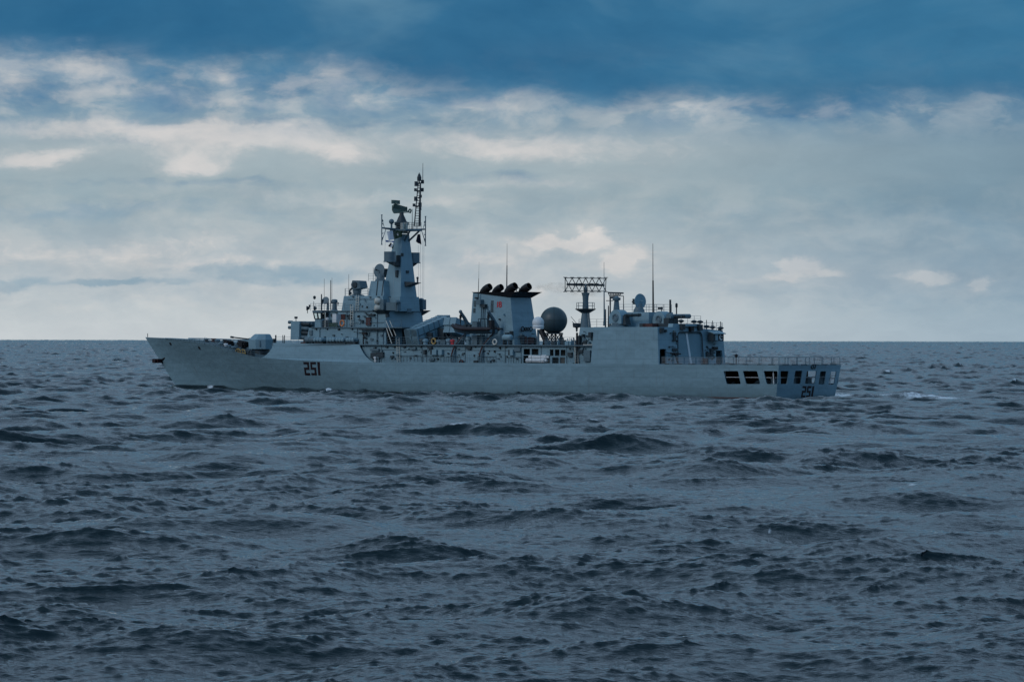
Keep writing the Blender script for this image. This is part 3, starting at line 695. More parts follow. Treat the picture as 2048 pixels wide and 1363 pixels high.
# fittings along the gangway wall
for r in [(850, 699, 854, 709, .35), (864, 699, 868, 709, .35), (1020, 699, 1025, 710, .35), (1101.5, 0, 0, 0, 0)]:
    if r[1]: pbox('locker', r[0] - 8 if False else r[0], r[1], r[2], r[3], YWALL, r[4], M_DARK)
for r in [(868.5, 699, 877, 709), (881, 699, 888, 709), (1024, 699, 1030, 710)]: pbox('locker', *r, YWALL, .45, M_GREY)
for r in [(743, 697, 760, 701.5), (744, 705, 756, 716), (795, 708, 800, 712), (824, 694, 834, 699), (858, 693, 866, 698), (935, 693, 944, 698), (860, 716, 868, 721), (950, 720, 958, 725), (976, 720, 983, 725), (1031, 695.5, 1043, 702), (783, 711, 789, 715), (866, 716, 871, 720), (986, 718, 990, 722), (1138, 704, 1146, 713), (1160, 699, 1168, 705), (1170, 700, 1183, 722)]:
    pbox('fitting', *r, YWALL, .3, random.choice([M_DARK, M_MID, M_MID]))
for (x0, x1, y) in [(800, 842, 711.5), (892, 920, 712.5), (955, 992, 713), (1012, 1042, 714), (846, 888, 712)]:
    a = P(x0, y, YWALL + .1); c = P(x1, y, YWALL + .1); b = MB().tube(a, c, .025)
    n = 6
    for i in range(n + 1): p = a.lerp(c, i / n); b.tube(p, p - Vector((0, 0, .75)), .02, n=4)
    b.build('handrail', M_DARK, ship)
for px in (763, 844, 930, 1010, 1042, 1082, 1133):
    a = P(px, 725, YWALL + .05); MB().tube((a.x, YWALL + .04, ZM), (a.x, YWALL + .04, Z1 - .1), .045).build('pipe', M_MID, ship)
for i in range(24):
    px = 752 + i * 17.5 + random.uniform(-5, 5)
    if 1044 < px < 1135: continue
    py = random.choice([692.5, 693.5, 705, 716]); pbox('lamp', px, py, px + random.uniform(2, 4), py + random.uniform(1.5, 3), YWALL, .22, M_DARK)
arch = P(925, 727, YWALL); MB().ring((arch.x, YWALL + .25, ZM + .05), (0, 1, 0), .30, .11, 12, 6).build('hose_reel', M_RUST, ship)
for px in (800.5, 1157):
    a = P(px, 727, YWALL + .2); b_ = P(px - 1, 688, YWALL + .2)
    ladder((a.x, YWALL + .25, ZM), (a.x + .25, YWALL + .18, Z1 + .9), (.5, 0, 0), r=.04, m=M_IVORY)
# mushroom gear in the cut at the gangway's front end
for (px, py, r) in [(750, 719, .3), (756, 720, .25)]:
    p = P(px, py, 6.0); MB().lathe((p.x, 5.9, ZM), (0, 0, 1), [(0, r * .6), (.5, r * .6), (.52, r), (.7, r * .9), (.78, .02)], 10).build('mushroom_vent', M_WHITE if px < 755 else M_MID, ship, True)
    pbox('valve_box', px + 5, 704, px + 13, 714, YWALL, .3, M_DARK)
# torpedo tubes in their bay
tt = MB(); p = P(1070, 718, 5.7)
for i, (py, y, o) in enumerate([(720.6, 5.8, 0), (713.6, 5.6, .5), (716.5, 5.1, .3)]):
    a = P(1053 + (6 if i else 0), py, y); b_ = P(1090 + (4 if i else 0), py, y)
    L = a.x - b_.x
    tube = MB().lathe(a, (-1, 0, 0), [(0, .12), (.03, .27), (.1, .31), (.5, .31), (.52, .27), (L * .7, .27), (L * .7 + .05, .32), (L, .32), (L + .1, .2), (L + .4, .16)], 16)
    if i == 0: tubes = tube.build('torpedo_tubes', M_WHITE, ship, True)
    else: tube.build('tube', M_WHITE, tubes, True)
MB().box(p.x - .5, p.x + .5, 4.9, 5.6, ZM, ZM + .5).build('tube_mount', M_DARK, tubes)
# ------------------------------------------------------------------ forward deckhouse and bridge
YA = 5.0
xa_f = px_x(617.5, YA, Z2); xa_a = px_x(772, YA, Z1)
house1 = frustum('lower_deckhouse', (xa_f + .6, xa_a), (xa_f, xa_a + .1), YA, YA - .05, Z1, Z2 - .1)
YB = 3.6
xb_f = px_x(640, 4.0, Z2); xb_a = px_x(773, YB, Z2)
deck2 = MB(); x_l = px_x(619, YA, Z2)
o2 = [(x_l + .5, 3.0), (x_l - .4, YA + .15), (xa_a - 3.2, YA + .15), (xa_a - 3.6, YB), (xb_a - 2.5, YB + .1)]
o2 = o2 + [(x, -y) for x, y in reversed(o2)]
deck2.loft([(x, y, Z2 - .12) for x, y in o2], [(x, y, Z2) for x, y in o2]); deck2.build('bridge_deck', M_MID, ship)
frustum('upper_deckhouse', (xb_f, xb_a), (xb_f - .3, xb_a + .25), YB, YB - .05, Z2, Z3 - .1)
# bridge: windowed front across the whole beam, canted glass under a roof slab
xw0 = px_x(619.5, 4.8, Z2)
brb = MB()
zs = P(628, 637.5, 4.8).z; zh = P(628, 625.0, 4.8).z
xw1 = px_x(643, 4.8, Z2)
o = [(xw0, 2.2), (xw0 - .6, 4.4), (xw1, 4.85), (xw1, -4.85), (xw0 - .6, -4.4), (xw0, -2.2)]
brb.loft([(x, y, Z2) for x, y in o], [(x, y, zs) for x, y in o])
bridge = brb.build('bridge', M_PANEL, ship)
def grow(o, d, e=0): return [(x + d, y * (1 + e)) for x, y in o]
rf = MB(); og = [(x + .35 if x > xw1 + .3 else x - .2, y * 1.03) for x, y in o]
rf.loft([(x, y, zh) for x, y in og], [(x, y, zh + .32) for x, y in og]).loft([(x - .1, y * .98, zh + .32) for x, y in og], [(x - .2, y * .96, Z3) for x, y in og])
rf.build('bridge_roof', M_MID, bridge)
mul = MB(); top_o = [(x + .22 if x > xw1 + .3 else x, y * 1.01) for x, y in o]
for i in range(len(o)):
    a0, a1 = Vector((*o[i], zs)), Vector((*o[(i + 1) % 6], zs)); b0, b1 = Vector((*top_o[i], zh)), Vector((*top_o[(i + 1) % 6], zh))
    if i == 2: continue
    n = 2 if i in (1, 3, 0, 4) else 4
    for k in range(n + 1): mul.tube(a0.lerp(a1, k / n), b0.lerp(b1, k / n), .09, n=5)
    mul.tube(a0, a1, .07, n=5).tube(b0, b1, .07, n=5)
    gl = MB()
    for k in range(n):
        u0, u1 = (k + .16) / n, (k + .84) / n
        q = [a0.lerp(a1, u0), a0.lerp(a1, u1), b0.lerp(b1, u1), b0.lerp(b1, u0)]
        q = [v + Vector((-.04, 0, 0)) for v in q]
        gl.add(q + [v + Vector((-.03, 0, 0)) for v in q], [(0, 1, 2, 3), (7, 6, 5, 4)])
mul.build('window_frame', M_DARK, bridge)
# clear glass on the sides so the far light shows through the wings, dark inside
mg = bpy.data.materials.new('bridge_glass'); mg.use_nodes = True; bs = mg.node_tree.nodes['Principled BSDF']
bs.inputs['Base Color'].default_value = (.75, .85, .85, 1); bs.inputs['Roughness'].default_value = .02; bs.inputs['Transmission Weight'].default_value = 1.0; bs.inputs['IOR'].default_value = 1.02
for i in (0, 1, 3, 4, 5):
    a0, a1 = Vector((*o[i], zs)), Vector((*o[(i + 1) % 6], zs)); b0, b1 = Vector((*top_o[i], zh)), Vector((*top_o[(i + 1) % 6], zh))
    MB().add([a0, a1, b1, b0], [(0, 1, 2, 3)]).build('window', mg, bridge, fix=False)
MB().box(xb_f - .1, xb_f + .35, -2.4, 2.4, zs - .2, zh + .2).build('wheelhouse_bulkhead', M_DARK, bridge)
# bridge wing fittings
for s in (1, -1):
    rail([(xw1 - .1, s * (YA + .05), Z2), (xa_a - 3.0, s * (YA + .05), Z2)], r=.02)
    MB().box(px_x(657, 4.9, Z2), px_x(645, 4.9, Z2), s * 4.85 - .04, s * 4.85 + .04, Z2, Z2 + .95).build('canvas_dodger', M_DARK, ship)
    MB().box(px_x(675, 4.9, Z2), px_x(657.5, 4.9, Z2), s * 4.85 - .03, s * 4.85 + .03, Z2 + .05, Z2 + .6).build('canvas_dodger', M_TARP, ship)
for (x0, y0, x1, y1, d, m, nm) in [(645, 627, 650, 652, .25, M_DARK, 'door'), (653, 626, 657, 634, .25, M_DARK, 'porthole'), (663.5, 627, 667, 633, .2, M_DARK, 'porthole'), (683.5, 628, 691, 638, .12, M_RUST, 'doorway'), (699, 628, 703.5, 638, .2, M_DARK, 'locker'),
        (736, 627.5, 751, 631, .3, M_DARK, 'boat_hook_rack'), (734, 634.5, 743, 650.5, .25, M_RUST, 'breathing_set_rack'), (724, 640, 728, 645, .3, M_DARK, 'loudspeaker'), (775, 628, 779, 634, .4, M_DARK, 'lamp'), (701, 646, 706, 651, .2, M_MID, 'fitting')]:
    pbox(nm, x0, y0, x1, y1, YB, d, m)
pbox('door', 674, 627.5, 682, 651.5, YB, .9, M_WHITE)
MB().tube((P(651, 640, 4.9).x, 4.95, Z2), (P(651, 640, 4.9).x, 4.95, Z3 - .2), .07).build('stanchion', M_IVORY, ship)
pst = P(654.5, 650, 4.2); MB().lathe((pst.x, 4.2, Z2), (0, 0, 1), [(0, .22), (.8, .2), (.85, .26), (1.25, .26), (1.35, .1)], 12).build('pelorus', M_WHITE, ship, True)
# portholes and lamps on the lower deckhouse
for px in (631, 653, 677, 703): pbox('lamp', px, 656.5, px + 3, 658.5, YA, .2, M_DARK)
pbox('porthole', 676, 657, 680, 660.5, YA, .06, M_DARK)
pbox('awning_rail', 723, 656.6, 773, 659.4, YA, .55, M_DARK)
gm = P(728, 666, 5.3)
mg_ = MB().tube((gm.x, 5.4, Z1), (gm.x, 5.4, gm.z - .1), .09).tube((gm.x - .5, 5.4, gm.z - .02), (gm.x + .9, 5.4, gm.z + .08), .12, .05).tube((gm.x + .9, 5.4, gm.z + .08), (gm.x + 1.9, 5.4, gm.z + .16), .045).box(gm.x - .6, gm.x + .1, 5.25, 5.55, gm.z - .22, gm.z + .16)
mg_.build('machine_gun', M_BLACK, ship)
for (x0, y0, x1, y1) in [(737, 664, 740, 671), (754, 660, 756, 687), (762, 668, 766, 672), (620, 660, 625, 670), (742, 676, 747, 680)]: pbox('fitting', x0, y0, x1, y1, YA, .15, M_MID)
# aft face of the lower deckhouse: flat black panels painted for the shade inside open doorways
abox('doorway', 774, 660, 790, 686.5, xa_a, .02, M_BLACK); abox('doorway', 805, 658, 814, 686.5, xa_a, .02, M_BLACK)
a = Q(772.5, 688, xa_a - .7)
for (px0, py0, px1, py1) in [(772, 641, 785, 672), (779.5, 641, 792, 671.5), (773, 656, 783.5, 687)]:
    p0 = Q(px0, py0, xa_a - .3); p1 = Q(px1, py1, xa_a - 1.6); MB().tube(p0, p1, .06).build('ladder_handrail', M_IVORY, ship)
# level above the bridge
YC = 3.3
xc_f = px_x(683, YC, Z3); xc_ft = px_x(687.8, YC - .3, Z4)
xc_a = px_x(801, 1.9, Z3)
frustum('sensor_deckhouse', (xc_f, px_x(766, YC, Z3)), (xc_ft, px_x(766, YC - .3, Z4)), YC, YC - .3, Z3, Z4)
d3 = MB(); od3 = [(xw0 - .6, 3.4), (xw1 - .2, YB + .15), (xb_a + .1, YB + .15)]; od3 += [(x, -y) for x, y in reversed(od3)]
d3.loft([(x, y, Z3 - .1) for x, y in od3], [(x, y, Z3) for x, y in od3]); d3.build('flag_deck', M_MID, ship)
for s in (1, -1):
    rail([(px_x(621, 3.3, Z3), s * 3.3, Z3), (px_x(642, 3.6, Z3), s * 3.6, Z3), (xb_a + .2, s * 3.65, Z3)], r=.02)
rail([(px_x(621, 3.3, Z3), -3.3, Z3), (px_x(621, 3.3, Z3), 3.3, Z3)], r=.02)
ladder((px_x(716.5, YC + .15, Z3), YC + .15, Z3), (px_x(717.5, YC - .1, Z4), YC - .12, Z4 + .1), (.48, 0, 0), r=.05)
ladder((px_x(706, YB + .3, Z2), YB + .3, Z2), (px_x(706, YB + .15, Z3), YB + .15, Z3 + .8), (.48, 0, 0), r=.05)
for px, py in [(706, 592.5), (740, 593), (757, 593), (779, 593), (672, 625), (702, 624), (731, 625)]: pbox('lamp', px, py, px + 3, py + 1.6, (YC - .3 if py < 600 else YB), .22, M_DARK)
YD2 = 2.7
frustum('director_house', (px_x(736, YD2, Z4), px_x(768, YD2, Z4)), (px_x(741.8, YD2 - .3, Z5), px_x(767, YD2 - .3, Z5)), YD2, YD2 - .3, Z4, Z5)
for px in (754, 765):
    q = P(px, 575, YD2 - .1); MB().tube((q.x, YD2 + .03, Z4), (q.x, YD2 - .27, Z5), .07).build('cable_duct', M_DARK, ship)
rail([(px_x(737, 2.3, Z5), 2.3, Z5), (px_x(765, 2.3, Z5), 2.3, Z5)]); rail([(px_x(691, 2.8, Z4), 2.9, Z4), (px_x(737, 2.9, Z4), 2.9, Z4)])
rail([(px_x(691, 2.8, Z4), -2.9, Z4), (px_x(691, 2.9, Z4), 2.9, Z4)])
# ------------------------------------------------------------------ tower mast
ZT = P(804, 468, .75).z
tb = 1.75; ttp = .72
xt_ab = px_x(801, tb, Z3); xt_at = px_x(803.5, ttp, ZT)
xt_fb = px_x(758, tb, Z3); xt_ft = px_x(790, ttp, ZT)
mastr = frustum('mast_tower', (xt_fb, xt_ab), (xt_ft, xt_at), tb, ttp, Z3 - .1, ZT, M_GREY)
frustum('mast_foot', (px_x(764, 1.95, Z3), px_x(799.5, 1.95, Z3)), (px_x(766, 1.85, Z3 + 1.9), px_x(800, 1.85, Z3 + 1.9)), 1.95, 1.85, Z3 - .1, P(790, 593, 2.3).z, M_PANEL)
def on_tower(z):
    f = (z - Z3) / (ZT - Z3); return xt_ab + (xt_at - xt_ab) * f, tb + (ttp - tb) * f
# platform, yard and its end dipoles
zp = P(804, 459, 0).z; xm = (xt_ft + xt_at) / 2
pf = MB(); pf.box(xt_at - 1.5, xt_ft + .2, -1.7, 1.5, zp - .22, zp); pf.build('mast_platform', M_MID, ship)
rail([(xt_ft + .1, 1.45, zp), (xt_at - 1.4, 1.45, zp), (xt_at - 1.4, -1.65, zp), (xt_ft + .1, -1.65, zp)], h=.95, gap=.8)
for y in (-1.3, .5): MB().tube((xt_at + .1, y * .4, zp - 1.7), (xt_at - 1.35, y, zp - .2), .13).build('platform_bracket', M_MID, ship)
yl = Q(763.5, 455, xm).y; yr = Q(851, 460, xm).y
yd_ = MB().tube((xm, 0, zp - .1), (xm, yl, zp + .15), .22, .1, 6).tube((xm, 0, zp - .1), (xm, yr, zp + .15), .22, .1, 6)
yard = yd_.build('yardarm', M_MID, ship)
for y in (yl, yr):
    b = MB().tube((xm, y, zp - 2.1), (xm, y, zp + 1.9), .07)
    for dz in (-2.1, 1.9): b.tube((xm - .12, y, zp + dz), (xm + .12, y, zp + dz), .06)
    sgn = -1 if y > 0 else 1
    for dz in (-1.4, -.7, .8, 1.4): b.tube((xm, y, zp + dz), (xm, y + sgn * .3, zp + dz * .75), .045)
    b.tube((xm, y + sgn * .02, zp - 1.7), (xm, y + sgn * .8, zp), .045).tube((xm, y, zp + 1.5), (xm, y + sgn * .5, zp + .15), .035)
    b.build('dipole_antenna', M_MID, yard)
p = Q(783, 443, xm)
MB().ball((xm, p.y, p.z), .36).tube((xm, p.y, zp), (xm, p.y, p.z), .13).build('radome', M_MID, ship, True)
# pale twin boxes at the masthead
for px0, px1 in ((800, 806), (807, 813)):
    a = Q(px0, 467, xt_at - .25); c = Q(px1, 445.5, xt_at - .25)
    MB().lathe((xt_at - .4, (a.y + c.y) / 2, a.z), (0, 0, 1), [(0, abs(a.y - c.y) / 2), (c.z - a.z, abs(a.y - c.y) / 2)], 12).build('sensor_box', M_IVORY, ship, True)
# surface search radar with its mesh reflector and a smaller bar on top
rz = P(800, 430, 0).z
sr = MB().lathe((xm + .1, 0, zp), (0, 0, 1), [(0, .8), (.5, .75), (.6, .95), (1.0, 1.0), (1.1, .7), (1.7, .45), (rz - zp, .3), (rz - zp + .35, .28)], 14).build('search_radar', M_DARK, ship, True)
def cs_pt(px, py, y): return P(px, py, y)
refl = MB()
A = [cs_pt(785.5, 411, 1.1), cs_pt(791, 407.5, 1.0), cs_pt(813.5, 414, -1.2), cs_pt(813.5, 422.5, -1.2), cs_pt(788, 426, 1.0), cs_pt(785.5, 420, 1.1)]
nrm = Vector((.6, .75, 0)).normalized()
refl.loft(A, [p + nrm * .12 for p in A]); ref = refl.build('reflector', M_LAT, sr)
g = MB()
for i in range(6):
    u = i / 5; a = A[0].lerp(A[2], u); b = A[5].lerp(A[3], u); g.tube(a - nrm * .04, b - nrm * .04, .05, n=4)
for k in range(4): g.tube(A[0].lerp(A[5], k / 3) - nrm * .04, A[2].lerp(A[3], k / 3) - nrm * .04, .045, n=4)
g.tube(A[4], A[4].lerp(A[3], .6) - nrm * .9, .08).tube(A[4].lerp(A[3], .6) - nrm * .9, cs_pt(821, 424.5, -1.8), .09).path([cs_pt(815, 424.5, -1.6), cs_pt(819.5, 418, -1.7), cs_pt(822.5, 420.5, -1.8), cs_pt(820, 426, -1.8)], .10)
g.build('feed_frame', M_LAT, sr)
p0, p1 = cs_pt(787, 404, .9), cs_pt(800, 404, -.2)
bb = MB(); bb.tube(cs_pt(793, 408, .6), cs_pt(793, 404, .6), .15); dv = (p1 - p0).normalized()
bb.loft([p0 + Vector((0, 0, -.22)), p0 + Vector((0, 0, .28)), p0 + nrm * .3 + Vector((0, 0, .28)), p0 + nrm * .3 + Vector((0, 0, -.22))], [p1 + Vector((0, 0, -.3)), p1 + Vector((0, 0, .22)), p1 + nrm * .3 + Vector((0, 0, .22)), p1 + nrm * .3 + Vector((0, 0, -.3))])
bb.build('identification_bar', M_LAT, sr)
# lattice topmast
l0, l1 = Q(828.5, 452, xt_at - 1.1), Q(838, 452, xt_at - 1.1); l2, l3 = Q(836.5, 366, xt_at - 1.1), Q(840.2, 366, xt_at - 1.1)
lt = MB(); off = Vector((-.7, 0, 0))
legs = [(l0, l2), (l1, l3), (l0.lerp(l1, .5) + off, l2.lerp(l3, .5) + off * .4)]
for a, b in legs: lt.tube(a, b, .085, .065, 6)
nr_ = 17
for i in range(nr_ + 1):
    u = i / nr_; pts = [a.lerp(b, u) for a, b in legs]
    for k in range(3): lt.tube(pts[k], pts[(k + 1) % 3], .05, n=4)
lt.tube(l2.lerp(l3, .5), Q(838.5, 345, xt_at - 1.1), .1, .04).lathe(Q(838.5, 362, xt_at - 1.1), (0, 0, 1), [(0, .28), (.5, .3), (1.0, .12)], 10)
topm = lt.build('topmast', M_DARK, ship)
for (px, py, dx, s) in [(832.5, 369, -1, 1.3), (845, 365, 1, 1), (831, 381, -1, .8), (844.5, 381, 1, 1.0), (831.5, 399, -1, 1.2), (841, 394, 1, .8), (828, 411.5, -1, .8), (840, 411, 1, 1.2)]:
    p = Q(px, py, xt_at - 1.1); c = Q(837.5 - (py - 366) * .05, py + 2, xt_at - 1.1)
    MB().tube(c, p, .09).cbox(p + Vector((0, 0, .1)), (.3, .3 * s, .5 * s)).build('sensor_bracket', M_DARK, topm)
p = Q(845.5, 363, xt_at - 1.1); MB().tube(p, Q(845.8, 326, xt_at - 1.1), .05, .025).build('whip_antenna', M_DARK, topm)
p = Q(841.5, 420, xt_at - 1.1); MB().tube(p, Q(840, 405, xt_at - 1.1), .12).build('dipole_antenna', M_MID, topm)
p = Q(824.5, 445, xt_at - .8); MB().tube((p.x, p.y, zp), Q(824.5, 418, p.x), .05, .03).build('whip_antenna', M_DARK, ship)
# drums either side of the tower
for (px0, px1, py0, py1, s) in [(771.5, 787.5, 503, 522, 1), (822, 834, 505, 524.5, -1)]:
    zc = P((px0 + px1) / 2, py1, s * 1.8).z; xa, ya = on_tower(zc); c = Q((px0 + px1) / 2, py1, xa + .6); zc = c.z; h = Q((px0 + px1) / 2, py0, xa + .6).z - zc
    r = .78
    dr = MB().lathe((xa + .6, c.y, zc), (0, 0, 1), [(-.12, r * 1.12), (0, r * 1.12), (0.02, r), (h, r)], 20).build('sensor_drum', M_MID, ship, True)
    sg = 1 if s > 0 else -1
    bk = MB().hexa([(xa + .2, ya * sg * .8, zc - 1.0), (xa + 1.0, ya * sg * .8, zc - 1.0), (xa + 1.0, ya * sg, zc - .8), (xa + .2, ya * sg, zc - .8), (xa + .2, ya * sg * .8, zc - .1), (xa + 1.0, ya * sg * .8, zc - .1), (xa + 1.1, c.y + sg * .3, zc - .1), (xa + .1, c.y + sg * .3, zc - .1)])
    bk.build('drum_bracket', M_DARK, dr)
# aft-facing platform with a lamp
q0 = Q(812, 566, on_tower(P(815, 566, 0).z)[0]); q1 = Q(834, 564, q0.x - 1.2)
pf2 = MB().hexa([(q0.x, q0.y + .3, q0.z - .5), (q0.x, q0.y - 1.0, q0.z - .5), (q0.x, q0.y - 1.0, q0.z - .3), (q0.x, q0.y + .3, q0.z - .3), (q0.x - 1.7, q0.y, q0.z + .05), (q0.x - 1.7, q0.y - 1.3, q0.z + .05), (q0.x, q0.y - 1.0, q0.z + .2), (q0.x, q0.y + .3, q0.z + .2)])
pf2.build('lamp_platform', M_DARK, ship)
MB().tube((q0.x - 1.3, q0.y - .9, q0.z), (q0.x - 1.3, q0.y - .9, q0.z + .6), .1).ball((q0.x - 1.3, q0.y - .9, q0.z + .7), .17).build('signal_lamp', M_DARK, ship, True)
for (x0, y0, x1, y1) in [(802, 506, 806, 512), (795, 510, 801, 524), (812, 541, 817, 546), (803, 595, 808, 601), (814, 617, 822, 624), (793, 540, 797, 554)]:
    z = P(x0, (y0 + y1) / 2, 1).z; xa, ya = on_tower(z)
    if x0 < 802: pbox('fitting', x0, y0, x1, y1, ya, .25, M_DARK)
    else: abox('fitting', x0, y0, x1, y1, xa, .12, M_DARK if y0 < 600 else M_MID)
# fire-control director on the sensor deckhouse
def pedestal(px, py, y, r0, r1, h, m, nm):
    p = P(px, py, y); return MB().lathe((p.x, y, p.z), (0, 0, 1), [(0, r0), (.12, r0), (.3, r1 * 1.15), (h, r1)], 14).build(nm, m, ship, True), p
dcr, p = pedestal(714.5, 592, 0.8, 1.0, .38, 1.6, M_MID, 'fire_director')
h0 = P(709, 577.5, .8); h1 = P(728.5, 561.5, .8)
hb = MB(); y_ = .8
prof = [(h1.x, h0.z + .15), (h1.x + .3, h1.z), (h0.x - .3, h1.z + .08), (h0.x, h1.z - .5), (h0.x - .1, h0.z + .3), (p.x, h0.z - .15)]
hb.loft([(x, y_ - .7, z) for x, z in prof], [(x, y_ + .7, z) for x, z in prof])
hb.tube((p.x, y_, h0.z - .7), (p.x, y_, h0.z + .2), .55, .6, 12)
hb.build('director_head', M_MID, dcr)
MB().tube((h0.x + .1, y_ + .3, h0.z + .1), (h0.x + .7, y_ + .3, h0.z - .25), .16, .1).tube((h0.x, y_ - .2, h0.z + .3), (h0.x + .6, y_ - .2, h0.z + .2), .2, .25).build('feed_horn', M_DARK, dcr)
MB().lathe((h0.x - .8, y_ + .72, h1.z - .55), (0, 1, 0), [(0, .45), (.12, .42), (.14, .2)], 14).build('optical_sight', M_DARK, dcr, True)
# dish director on the director house
dd, p = pedestal(761, 562, 0.6, .75, .5, 1.0, M_MID, 'dish_director')
dc = P(758, 541, .8)
dax = Vector((-.05, .95, .14)).normalized()
MB().lathe(dc, -dax, [(0, .95), (.06, .97), (.3, .62), (.42, .3)], 22).build('dish', M_MID, dd, True)
MB().tube(dc + dax * .02, dc + dax * .6, .06).cbox(dc + dax * .6, (.2, .2, .2)).build('feed_horn', M_DARK, dd)
MB().cbox(dc - dax * .8 + Vector((0, -.1, -.2)), (1.0, .9, 1.2)).tube(dc - dax * .6, (p.x, .6, p.z + .9), .4).build('director_head', M_DARK, dd)
# bridge roof gear
for (px, y0, y1, r) in [(627.5, 619, 602, .05), (643, 620, 588, .11), (648.5, 620, 557, .03), (661.5, 620, 560, .07), (664, 605, 555, .025), (697.5, 592, 548, .03), (746.5, 561, 535, .03)]:
    yy_ = 1.6 if y0 > 600 else 2.0
    a = P(px, y0, yy_); MB().tube(a, P(px, y1, yy_), r, r * .7).build('mast_pole', M_DARK, ship)
a = P(629, 594, 1.6); MB().lathe(a, (0, 0, 1), [(-.3, .05), (-.2, .18), (.1, .2), (.2, .05)], 10).build('navigation_lamp', M_DARK, ship, True)
a = P(656, 600.5, 1.4); ddp = MB().tube(P(655.5, 620, 1.4), a, .2, .12).build('satellite_dish', M_MID, ship)
MB().lathe(a + Vector((.2, .3, 0)), (.3, -.9, -.2), [(0, .52), (.05, .54), (.22, .3), (.3, .1)], 18).build('dish', M_MID, ddp, True)
a = P(669, 620.5, 1.8); MB().lathe(a, (0, 0, 1), [(0, .5), (.15, .34), (1.0, .3), (1.1, .42), (1.45, .42), (1.55, .2)], 14).build('optical_director', M_MID, ship, True)
MB().cbox(P(666, 604, 1.8), (.5, .4, .35)).build('optical_sight', M_DARK, ship)
for (px, py, s) in [(615, 616, .32), (619, 611.5, .2), (630, 616, .3), (645, 601, .25), (676, 606, .15), (700, 586, .3)]:
    a = P(px, py, 2.6); MB().lathe(a, (.7, .7, 0), [(-s * .8, s * .5), (s * .4, s), (s * .5, s * .9), (s * .55, .05)], 12).tube(a, a - Vector((0, 0, s * 2.2)), .05).build('searchlight', M_DARK, ship, True)
# twin-drum jammers on sponsons either side of the tower foot
for (px, py0, py1, s) in [(757.5, 597, 622, 1), (843, 600, 622, -1)]:
    if s > 0: c = P(px, 609, YC + .7)
    else: c = Q(px, 609, px_x(757.5, YC + .7, Z3 + .8)); c.y = max(c.y, -5.5)
    jm = MB().box(c.x - .9, c.x + .2, min(c.y, c.y - s * .7), max(c.y, c.y - s * .7), c.z - .7, c.z + .7).build('jammer', M_MID, ship)
    for dz in (-.45, .5):
        MB().lathe((c.x + .1, c.y, c.z + dz), (.55, s * .83, 0), [(-.3, .3), (-.1, .42), (.35, .42), (.48, .34), (.52, .05)], 14).build('jammer_drum', M_IVORY if s > 0 else M_MID, jm, True)
    z0 = Z3 - .35
    sp = MB().loft([(c.x - .9, c.y - s * .9, z0 - .3), (c.x + .5, c.y - s * .9, z0 - .3), (c.x + .5, c.y - s * .7, z0 - .3), (c.x - .9, c.y - s * .7, z0 - .3)], [(c.x - 1.4, c.y - s * .9, z0 + .4), (c.x + .9, c.y - s * .9, z0 + .4), (c.x + .9, c.y + s * .45, z0 + .4), (c.x - 1.4, c.y + s * .45, z0 + .4)])
    sp.build('sponson', M_DARK, jm)
a = P(784, 613, YC + .3); MB().box(a.x - 1.2, a.x + .7, YC - .2, YC + .7, Z3, Z3 + 1.1).build('locker', M_MID, ship)
a = P(794.5, 608, YC + .6); sl = MB().tube((a.x, a.y, Z3), a, .08).lathe(a + Vector((-.1, 0, .3)), (.6, .8, 0), [(-.3, .2), (.2, .32), (.25, .28)], 12).build('searchlight', M_MID, ship, True)
# ------------------------------------------------------------------ bow: number, hawse holes, foredeck gear, gun
SEG = {'2': [[(0, .83), (0, 1), (1, 1), (1, .415), (.31, .415), (.31, .17), (1, .17), (1, 0), (0, 0), (0, .585), (.69, .585), (.69, .83)]],
       '5': [[(1, .83), (1, 1), (0, 1), (0, .415), (.69, .415), (.69, .17), (0, .17), (0, 0), (1, 0), (1, .585), (.31, .585), (.31, .83)]],
       '1': [[(.05, 0), (.85, 0), (.85, 1), (.05, 1)]]}
def poly_sheet(mb, poly, f, th):
    tr = tessellate_polygon([[Vector((*p, 0)) for p in poly]]); n = len(poly)
    mb.add([f(*p, th) for p in poly] + [f(*p, 0) for p in poly], [tuple(t) for t in tr] + [(i, (i + 1) % n, n + (i + 1) % n, n + i) for i in range(n)])
def digits(txt, corners, f, name, m, parent):
    """corners: 2D positions of the number's bottom left, bottom right, top left as read"""
    bl, br, tl = [Vector(c) for c in corners]; ux = br - bl; uy = tl - bl
    w = [.30, .30, .16] if txt[-1] == '1' else [.3] * len(txt); cur = 0.0
    adv = {'2': .38, '5': .38, '1': .24}; tot = sum(adv[c] for c in txt) - .06
    b = MB()
    for c in txt:
        cw = (adv[c] - .08) / tot
        for poly in SEG[c]:
            poly_sheet(b, [tuple(bl + ux * (cur / tot + p[0] * cw) + uy * p[1]) for p in poly], f, .03)
        cur += adv[c]
    return b.build(name, m, parent)
def fside(x, z, d): return Vector((x, hull_y(x, z) + d + .02, z))
c3 = [(lambda p: (p.x, p.z))(onhull(*q)) for q in [(610.5, 750), (643, 750), (607, 723.5)]]
digits('251', c3, fside, 'hull_number', M_MAROON, ship)
def ftr(y, z, d): return Vector((XTR(z) - d - .01, y, z))
digits('251', [tran(1602, 794), tran(1626, 794), tran(1605.5, 771.5)], ftr, 'hull_number', M_MAROON, ship)
cr = tran(1626.5, 733); b = MB().ring((XTR(cr[1]) - .04, cr[0] + .2, cr[1]), (1, 0, 0), .22, .07, 12, 6).ring((XTR(cr[1]) - .04, cr[0] - .25, cr[1] + .05), (1, 0, 0), .22, .07, 12, 6); b.build('crest_bracket', M_DARK, ship)
